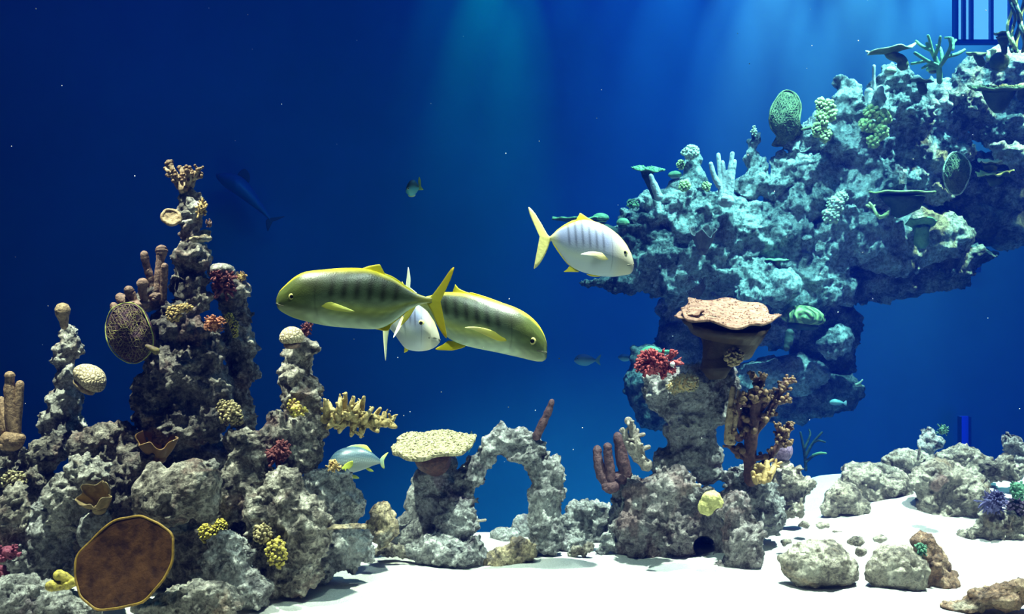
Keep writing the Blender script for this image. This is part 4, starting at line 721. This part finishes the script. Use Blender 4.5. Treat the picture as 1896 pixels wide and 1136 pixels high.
# windows of the hall beyond, plus two panels glowing for blue reflections
def em(name, col, s):
    m, t, b = new_mat(name); b.inputs['Base Color'].default_value = (*col, 1); b.inputs['Emission Color'].default_value = (*col, 1); b.inputs['Emission Strength'].default_value = s; return m
M['win'] = em('lit_window', (.26, .56, .85), 1.15); M['glow_blue'] = em('blue_glow_panel', (.01, .05, .8), .35)
M['frame'] = soft_mat('window_frame_blue', (.02, .10, .30))
def window(nm, x0, x1, y0, y1, Y, mat, mull, fr=.02):
    a = P(x0, y1, Y); b = P(x1, y0, Y); g = G(); box(g, a.x, b.x, Y, Y+.03, a.z, b.z); w = g.build(nm, M[mat], smooth=False); w['kind'] = 'structure'
    g = G()
    for px in [x0, x1]+mull: c = P(px, y0, Y); box(g, c.x-fr, c.x+fr, Y-.06, Y+.04, a.z, b.z)
    box(g, a.x, b.x, Y-.06, Y+.04, a.z-.03, a.z+.02); f = g.build('window_frame', M['frame'], smooth=False); f.parent = w
window('window_1', 1768, 1868, -60, 78, 12.9, 'win', [1782, 1796, 1833])
window('blue_glow_low', 1776, 1794, 770, 850, 13.3, 'glow_blue', [], .006)  # small glowing panel standing in for a blue reflected glow
window('blue_glow_high', 1798, 1812, 482, 500, 13.3, 'glow_blue', [], .006)  # second glowing panel in place of a reflected blue spot
# specks drifting in the water
rn = random.Random(11); g = G()
for i in range(90):
    y = rn.uniform(2.5, 6); p = P(rn.uniform(0, 1896), rn.uniform(0, 900), y); ellipsoid(g, p, rn.uniform(.6, 1.3)*y/FPX, None, 6, 4)
tag(g.build('drifting_specks', M['white_speck']), 'tiny pale specks drifting in the open water', 'specks', kind='stuff')
# ------------------------------------------------------------------ fish
def skin_mat(name, rough=.38, spec=.5, scale=220, sd=.0008):
    m, t, b = new_mat(name); a = N(t, 'ShaderNodeVertexColor', layer_name='Col'); t.links.new(a.outputs['Color'], b.inputs['Base Color']); b.inputs['Roughness'].default_value = rough; b.inputs['Specular IOR Level'].default_value = spec
    v = voro(t, scale, 'F1').outputs['Distance']; bump(t, b, v, sd, .35); return m
M['fish_skin'] = skin_mat('fish_skin'); M['fish_fin'] = skin_mat('fish_fin', .5, .3, 90, .001)
M['eye'] = soft_mat('fish_eye_dark', (.01, .012, .015), rough=.1, bd=0); M['eye_ring'] = soft_mat('fish_eye_ring', (.75, .68, .25), rough=.25, bd=0); M['mouth'] = soft_mat('fish_mouth_dark', (.12, .12, .08), bd=0)
def sst(a, b, x): x = np.clip((x-a)/(b-a), 0, 1); return x*x*(3-2*x)
def lerp(a, b, f): return np.array(a)*(1-f[..., None])+np.array(b)*f[..., None]
def set_col(o, cols):
    at = o.data.color_attributes.new('Col', 'FLOAT_COLOR', 'POINT'); c = np.ones((len(o.data.vertices), 4)); c[:, :3] = cols; at.data.foreach_set('color', c.ravel())
def fish(name, label, Y, top, bot, width, colf, fins, eyes, yaw=0, mouth=None, nose_left=True, cat='fish', group=None, bend=0, fin_th=.006, wpow=.6, wpk=.38):
    """top/bot: outline points (px,py) read left to right; fins: (part, outline, colour fn, side offset)"""
    k = Y/FPX; x0 = min(p[0] for p in top+bot); x1 = max(p[0] for p in top+bot); cx = (x0+x1)/2; cy = np.mean([p[1] for p in top+bot]); root = thing(name, P(cx, cy, Y), label, cat, group); root.rotation_euler.z = R(yaw)
    tp = np.array(crom([(a, b, 0) for a, b in top], 8)); bp = np.array(crom([(a, b, 0) for a, b in bot], 8)); n, sg = 150, 56; O = np.array(P(cx, cy, Y)); cs = max(math.cos(R(yaw)), .3)
    u = (1-np.cos(np.linspace(0, math.pi, n)))/2; xs = x0+(x1-x0)*u; tz = np.interp(xs, tp[:, 0], tp[:, 1]); bz = np.interp(xs, bp[:, 0], bp[:, 1]); h = np.maximum((bz-tz)/2, .15); mz = (bz+tz)/2
    s = u if nose_left else 1-u
    w = width*(np.clip(s, 0, 1)**wpow*(1-s)**1.15)/(wpk**wpow*(1-wpk)**1.15)*(1)+width*.06*sst(0, .02, s); w = np.minimum(w, h*k*1.2)*sst(-.0, .03, s+.002)
    cv = bend*(s-.3)**2*np.where(s > .3, 1, 0)
    TH = np.linspace(0, 2*math.pi, sg, endpoint=False)
    X = np.repeat(((xs-cx)*k/cs)[:, None], sg, 1); co = np.cos(TH); si = np.sin(TH)
    Z = -((mz-cy)*k)[:, None]+(h*k)[:, None]*co[None, :]; Yv = (w)[:, None]*(np.sign(si)*np.abs(si)**.9)[None, :]*(1-.25*np.abs(co)**3)[None, :]+cv[:, None]
    V = np.stack([X, Yv, Z], -1).reshape(-1, 3); F = [(i*sg+j, i*sg+(j+1) % sg, (i+1)*sg+(j+1) % sg, (i+1)*sg+j) for i in range(n-1) for j in range(sg)]+[tuple(range(sg))[::-1], tuple((n-1)*sg+j for j in range(sg))]
    if not nose_left: pass
    root['_local'] = 1
    g = G(); g.add(V, F); o = g.build('body', M['fish_skin'], root); S = np.repeat(s[:, None], sg, 1); VV = np.repeat(co[None, :], n, 0); set_col(o, colf(S, VV).reshape(-1, 3))
    def loc(px, py, off=0):
        sx = (px-x0)/(x1-x0); sx = sx if nose_left else 1-sx; c = bend*max(sx-.3, 0)**2; return np.array(((px-cx)*k/cs, off+c, -(py-cy)*k))
    def half_w(px): return float(np.interp(px, xs, w))
    for f in fins:
        part, poly, cf = f[:3]; off = f[3] if len(f) > 3 else 0; out = f[4] if len(f) > 4 else 0
        pl = np.array(crom([(a, b, 0) for a, b in poly], 5, True))[:, :2]; ctr = pl.mean(0); m = 7; V = []
        root_pt = np.array(poly[0], float); mx = np.max(np.hypot(*(pl-root_pt).T))
        for sd in (-1, 1):
            for r_ in range(m+1):
                for p in pl:
                    q = ctr+(p-ctr)*r_/m; d = np.hypot(*(q-root_pt))/mx; V.append(loc(q[0], q[1], (off if off == 0 else math.copysign(half_w(root_pt[0])*.93, off))+math.copysign(1, off or 1)*out*d*d+sd*fin_th*.5*(1-.85*(r_/m)**2)))
        L = len(pl); q0 = (m+1)*L; F = []
        for r_ in range(m):
            for j in range(L): a, b, c, d = r_*L+j, (r_+1)*L+j, (r_+1)*L+(j+1) % L, r_*L+(j+1) % L; F += [(a, d, c, b), (q0+a, q0+b, q0+c, q0+d)]
        for j in range(L): F.append((m*L+j, m*L+(j+1) % L, q0+m*L+(j+1) % L, q0+m*L+j))
        g = G(); g.add(V, F); o = g.build(part, M['fish_fin'], root)
        pts = np.array([ctr+(p-ctr)*r_/m for sd in (0, 1) for r_ in range(m+1) for p in pl]); set_col(o, cf(pts, root_pt, mx))
    for (ex, ey, er) in eyes:
        for side in (-1, 1):
            hw = half_w(ex); iz = float(np.interp(ex, xs, mz)); ih = float(np.interp(ex, xs, h)); cosv = np.clip((iz-ey)/ih, -1, 1); yy = hw*math.sqrt(max(0, 1-cosv**2))**.9*(1-.25*abs(cosv)**3)
            p = loc(ex, ey, side*yy*.96); g = G(); ellipsoid(g, p, (er*k, er*k*.38, er*k), None, 20, 12); e = g.build('eye', M['eye_ring'], root); g = G(); ellipsoid(g, p+np.array((0, side*er*k*.16, 0)), (er*k*.62, er*k*.36, er*k*.62), None, 16, 10); g.build('pupil', M['eye'], e).location = (0, 0, 0)
    if mouth:
        for side in (-1, 1):
            pts = []
            for mx_, my_ in mouth:
                iz = float(np.interp(mx_, xs, mz)); ih = float(np.interp(mx_, xs, h)); cv_ = np.clip((iz-my_)/ih, -1, 1); pts.append(loc(mx_, my_, side*half_w(mx_)*math.sqrt(max(0, 1-cv_**2))*.99))
            g = G(); tube(g, pts, [1.3*k]*len(pts), 6); o = g.build('mouth', M['mouth'], root)
    del root['_local']; return root
def bars(S, pos, wd, VV, lo=-.25): return np.clip(sum(np.exp(-((S-p-.02*VV)/wd)**2) for p in pos), 0, 1)*sst(lo, lo+.35, VV)
def golden(S, V, green=1.0):
    base = lerp((.32, .44, .28) if green else (.46, .52, .54), (.05, .08, .045) if green else (.19, .23, .38), sst(-.6, .3, V)); base = lerp(0, 1, 0*S)*0+base
    head = sst(.34, .14, S); base = base*(1-(head*.75)[..., None])+(np.array((.13, .17, .03)) if green else np.array((.52, .48, .30)))*(head*.75)[..., None]
    b = bars(S, [.37, .45, .53, .61, .69, .77], (.02 if green else .014), V, -.2); base = base*(1-(.72 if green else .6)*b[..., None])
    ybk = sst(.80, .97, V)*(1.0 if green else .45); base = lerp(0, 1, 0*S)*0+base*(1-ybk[..., None])+np.array((.80, .68, .03))*ybk[..., None]
    tailf = sst(.86, 1.0, S)*.6; base = base*(1-tailf[..., None])+np.array((.72, .66, .12))*tailf[..., None]
    bl = np.exp(-((V+.42)/.18)**2)*sst(.2, .5, S)*(.55 if green else .15); base = base*(1-bl[..., None])+np.array((.62, .66, .08))*bl[..., None]
    if green:
        dk = np.exp(-(((S-.26)/.09)**2+((V-.45)/.35)**2))*.8; base = base*(1-dk[..., None])+np.array((.035, .045, .015))*dk[..., None]
    if green:
        ey = np.exp(-(((S-.12)/.05)**2+((V-.25)/.22)**2))*.55; base = base*(1-ey[..., None])+np.array((.05, .07, .02))*ey[..., None]
        mt = (.5+.5*np.sin(S*70+5*np.sin(V*6)))*(.5+.5*np.sin(V*13+S*21)); base = base*(.80+.35*mt[..., None])
    g = np.exp(-((S-.27-.03*V*V)/.006)**2)*.35*sst(.9, .5, np.abs(V)); return base*(1-g[..., None])
YEL = (.80, .66, .02); PALE = (.80, .82, .62)
def fcol(a, b=None):
    def f(pts, r, mx): d = np.hypot(*(pts-r).T)/mx; return lerp(a, b if b is not None else a, np.clip(d, 0, 1))
    return f
fish('trevally', 'big yellow-green striped fish swimming left, its yellow forked tail in front', 3.45,
  [(511,555),(517,540),(527,529),(545,513),(565,503),(595,499),(640,497),(680,498),(705,505),(728,515),(750,530),(770,542),(788,549),(800,551)],
  [(511,560),(515,571),(527,580),(550,590),(600,602),(650,607),(690,609),(712,605),(735,591),(755,575),(775,565),(790,561),(800,561)], .062, golden,
  [('dorsal_fin', [(668,500),(680,493),(703,489),(700,496),(706,503),(728,512),(752,529),(768,541),(745,534),(720,520),(695,506)], fcol(YEL, (.75,.72,.06))),
   ('anal_fin', [(690,606),(712,602),(735,588),(760,571),(745,585),(726,600),(718,612),(700,610)], fcol(YEL, YEL)),
   ('tail_fin', [(790,556),(800,546),(816,525),(834,499),(841,496),(833,520),(820,545),(814,558),(816,580),(826,612),(826,626),(812,606),(800,578),(791,563)], fcol((.62,.60,.06), (.85,.62,.02))),
   ('pectoral_fin', [(592,554),(610,556),(640,566),(664,576),(650,577),(620,573),(600,566)], fcol((.80,.78,.10), (.70,.76,.20)), -1, .03),
   ('pectoral_fin', [(592,554),(610,556),(640,566),(664,576),(650,577),(620,573),(600,566)], fcol((.80,.78,.10), (.70,.76,.20)), 1, .03),
   ('pelvic_fin', [(606,600),(622,604),(640,606),(646,604),(634,600)], fcol(YEL, PALE)),
   ('first_dorsal_fin', [(560,506),(590,500),(630,496),(668,496),(668,500),(630,500),(590,504)], fcol(YEL, YEL))],
  [(546,549,6)], mouth=[(512,561),(520,564),(529,566)])
fish('trevally', 'big green-backed striped fish swimming right and down, behind the yellow tail', 3.75,
  [(772,556),(790,549),(820,541),(850,541),(880,546),(915,556),(950,567),(975,580),(995,598),(1008,620),(1013,640),(1013,652)],
  [(772,562),(790,575),(805,596),(822,618),(845,634),(880,644),(920,652),(960,661),(985,667),(1002,669),(1011,664),(1013,655)], .068, golden,
  [('dorsal_fin', [(885,547),(866,541),(850,534),(843,526),(849,540),(846,543),(826,542),(800,546),(784,551),(812,548),(850,544)], fcol(YEL, (.75,.72,.06))),
   ('anal_fin', [(852,636),(832,630),(822,636),(806,646),(822,648),(840,648),(862,641)], fcol(YEL, YEL)),
   ('tail_fin', [(778,558),(768,552),(754,536),(744,520),(752,545),(758,560),(752,580),(742,602),(756,590),(770,568)], fcol((.62,.60,.10), (.80,.66,.08))),
   ('pectoral_fin', [(938,628),(915,612),(885,604),(862,605),(880,610),(905,622),(925,630)], fcol((.80,.70,.05), (.80,.78,.30)), -1, .03),
   ('pectoral_fin', [(938,628),(915,612),(885,604),(862,605),(880,610),(905,622),(925,630)], fcol((.80,.70,.05), (.80,.78,.30)), 1, .03),
   ('first_dorsal_fin', [(960,572),(930,560),(900,549),(872,541),(872,546),(900,553),(930,563)], fcol(YEL, YEL))],
  [(985,630,7)], mouth=[(1012,652),(1004,650),(994,648)], nose_left=False)
fish('trevally', 'silver fish with faint dark bars swimming right, highest of the fish', 4.4,
  [(1018,438),(1030,428),(1050,416),(1075,407),(1095,408),(1120,417),(1142,432),(1158,450),(1168,468),(1172,480),(1174,488)],
  [(1018,443),(1028,455),(1042,476),(1055,491),(1072,501),(1100,509),(1130,512),(1152,510),(1166,507),(1172,500),(1174,492)], .06, lambda S, V: golden(S, V, 0),
  [('dorsal_fin', [(1098,409),(1088,403),(1074,394),(1078,405),(1060,408),(1040,419),(1026,431),(1045,421),(1070,409)], fcol(YEL, (.75,.72,.10))),
   ('anal_fin', [(1068,499),(1056,492),(1050,498),(1044,503),(1058,503),(1072,503)], fcol(YEL, YEL)),
   ('belly_keel', [(1024,448),(1040,472),(1056,491),(1050,488),(1036,470),(1024,452)], fcol(YEL, YEL)),
   ('tail_fin', [(1022,441),(1014,434),(1003,415),(990,394),(979,383),(980,394),(990,418),(1001,442),(998,466),(988,496),(998,490),(1010,470),(1018,449)], fcol((.82,.74,.22), (.80,.74,.30))),
   ('pectoral_fin', [(1128,476),(1110,469),(1090,467),(1072,473),(1090,475),(1110,482),(1122,482)], fcol((.80,.66,.12), (.86,.88,.84)), -1, .04),
   ('pectoral_fin', [(1128,476),(1110,469),(1090,467),(1072,473),(1090,475),(1110,482),(1122,482)], fcol((.80,.66,.12), (.86,.88,.84)), 1, .04),
   ('pelvic_fin', [(1112,510),(1098,508),(1086,507),(1094,511),(1108,512)], fcol(YEL, YEL))],
  [(1155,468,5)], mouth=[(1173,489),(1166,490),(1160,491)], nose_left=False)
fish('trevally', 'pale fish seen nearly head-on, half hidden behind the two big yellow fish', 4.2,
  [(700,560),(715,548),(735,537),(752,536),(768,545),(782,558),(797,580),(808,605),(813,620),(815,630)],
  [(700,592),(712,600),(728,615),(740,632),(752,645),(772,650),(792,648),(806,642),(814,634),(815,632)], .085, lambda S, V: golden(S, V, 0),
  [('dorsal_fin', [(746,540),(750,535),(753,515),(756,494),(760,516),(760,536),(772,542),(765,548),(752,545)], fcol(PALE, PALE)),
   ('tail_fin', [(710,576),(716,588),(722,602),(718,625),(714,668),(710,630),(708,604),(702,588)], fcol((.70,.72,.30), PALE)),
   ('anal_fin', [(742,630),(750,640),(756,648),(748,652),(754,640),(744,626)], fcol(YEL, YEL)),
   ('pectoral_fin', [(752,580),(745,590),(738,608),(734,624),(742,612),(750,598),(760,586)], fcol((.78,.70,.2), PALE), -1, .05),
   ('pectoral_fin', [(752,580),(745,590),(738,608),(734,624),(742,612),(750,598),(760,586)], fcol((.78,.70,.2), PALE), 1, .05)],
  [(783,597,6)], mouth=[(815,629),(806,624),(797,624)], nose_left=False, wpow=.45, wpk=.3)
def snap(S, V):
    base = lerp((.40, .46, .44), (.05, .10, .14), sst(-.5, .6, V)); sp = (.5+.5*np.sin(S*190+8*V))*(.5+.5*np.sin(V*26+S*30)); base = base*(.6+.7*sp[..., None]*sst(-.5, 0, V)[..., None]+.35*(1-sst(-.5, 0, V)[..., None])); return base
YG = (.66, .74, .10)
fish('snapper', 'grey-blue speckled fish with yellow fins, behind the low end of the left reef', 4.7,
  [(606,862),(612,848),(622,836),(640,828),(665,827),(685,835),(698,845),(704,850)], [(606,866),(614,873),(630,877),(655,874),(675,868),(692,861),(704,858)], .05, snap,
  [('dorsal_fin', [(640,829),(655,823),(676,823),(684,830),(688,837),(680,834),(660,828)], fcol((.2,.3,.3), YG)),
   ('tail_fin', [(702,854),(706,846),(713,840),(719,837),(714,846),(711,854),(712,866),(708,866),(704,860)], fcol((.2,.32,.36), YG)),
   ('pelvic_fin', [(640,872),(648,876),(660,880),(665,885),(654,885),(644,880)], fcol(YG, YG)),
   ('anal_fin', [(676,866),(684,866),(692,872),(684,872)], fcol(YG, YG)),
   ('pectoral_fin', [(636,862),(646,853),(658,848),(657,858),(648,866),(640,868)], fcol(YG, YG), -1, .03),
   ('pectoral_fin', [(636,862),(646,853),(658,848),(657,858),(648,866),(640,868)], fcol(YG, YG), 1, .03)],
  [(617,855,4)], mouth=[(607,866),(613,868)])
def teal(S, V): return lerp((.10, .40, .42), (.05, .10, .10), sst(-.3, .4, V))
fish('butterfly_fish', 'small dark fish with a yellow-green tail, alone in the open water', 5.8,
  [(751,352),(754,342),(760,334),(767,333),(772,339),(776,345)], [(751,356),(755,360),(760,363),(768,360),(773,354),(776,349)], .03, teal,
  [('tail_fin', [(775,346),(774,336),(776,327),(779,334),(780,345),(784,351),(776,352),(770,353)], fcol((.16,.30,.08), (.40,.50,.06))), ('pelvic_fin', [(756,361),(764,361),(770,360),(766,364),(758,364)], fcol(YG, (.5,.7,.6)))],
  [(757,350,2)])
def pale(S, V): return lerp((.45, .60, .55), (.18, .30, .30), sst(-.3, .5, V))
fish('reef_fish', 'hazy teal fish far off, left of the red bushy coral', 8.5,
  [(1063,665),(1070,657),(1082,655),(1094,659),(1103,665)], [(1063,669),(1072,675),(1085,677),(1095,673),(1103,668)], .06, pale,
  [('tail_fin', [(1102,667),(1107,660),(1113,656),(1110,667),(1112,676),(1106,672)], fcol((.3,.5,.4)))], [(1069,663,1.6)], group='far hazy fish')
fish('reef_fish', 'small fish far off, nearest to the red bushy coral', 8.8,
  [(1144,660),(1152,655),(1162,656),(1170,661)], [(1144,662),(1152,668),(1162,668),(1170,663)], .05, pale, [('tail_fin', [(1169,662),(1176,657),(1175,668)], fcol((.3,.5,.4)))], [], group='far hazy fish')
def sk(S, V): return lerp((.05, .22, .42), (.04, .17, .36), sst(-.3, .3, V))  # tinted close to the wall blue, so the haze is in the colour
fish('shark', 'faint dark shark shape deep in the blue above the two big fish', 13.15,
  [(400,322),(420,320),(445,326),(465,345),(485,375),(500,400)], [(400,328),(415,345),(440,362),(465,380),(485,395),(500,408)], .16, sk,
  [('tail_fin', [(498,404),(510,402),(528,400),(512,408),(502,412),(496,428),(492,410)], fcol((.10,.14,.2))), ('dorsal_fin', [(440,325),(452,312),(462,322),(460,338)], fcol((.08,.12,.18)))], [(408,326,1.2)])
fish('reef_fish', 'tiny pale-blue fish tail vanishing behind the cream table coral', 6.2,
  [(868,812),(870,802),(873,797),(876,802)], [(868,816),(870,824),(873,828),(876,820)], .02, teal, [('tail_fin', [(873,824),(870,834),(867,838),(869,826)], fcol((.1,.4,.45)))], [])
fish('reef_fish', 'grey head of a fish by the tip of the lowest hazy far rock', 7.8,
  [(1536,742),(1545,738),(1556,741),(1562,745)], [(1536,746),(1545,750),(1556,749),(1562,747)], .04, pale, [('tail_fin', [(1561,746),(1567,741),(1567,751)], fcol((.4,.5,.5)))], [], group='far hazy fish')
# ------------------------------------------------------------------ seat the clinging corals on the rock face behind them
bpy.context.view_layer.update(); dg = bpy.context.evaluated_depsgraph_get(); eye = Vector((0, 0, CAM_H))
stones = [o.evaluated_get(dg) for o in C.objects if o.type == 'MESH' and o.get('category') == 'rock']
STAND = dict(maze=.22, mush=.12, bud_coral=.05, tuft_coral=.04, red_bush=.06, crust_coral=.055, curved_coral=.07, knob_coral=.08, bubble_coral=.08, plate_coral=.16, saucer_coral=.16, fan_sponge=.12, cup_sponge=.13, disc_sponge=.04, column_coral=.07, leafy_sponge=.15, purple_coral=.07, green_tuft=.04, pink_coral=.07)
for o in list(C.objects):
    n = o.name.split('.')[0]
    if 'maze-ridged coral dome' in str(o.get('label')): n = 'maze'
    if 'mid far reef' in str(o.get('label')): n = 'mush'
    if n not in STAND or o.parent: continue
    if o.type == 'MESH': continue
    d = (o.location-eye).normalized(); L0 = (o.location-eye).length; best = None
    for s_ in stones:
        ok, p, _, _ = s_.ray_cast(eye, d, distance=14)
        if ok and (best is None or (p-eye).length < best): best = (p-eye).length
    if best is None: continue
    L1 = best-STAND[n]; sh = L1-L0
    if -.45 < sh < (1.3 if n in ('maze', 'mush') else .6): o.location = eye+d*L1; o.scale = (L1/L0,)*3
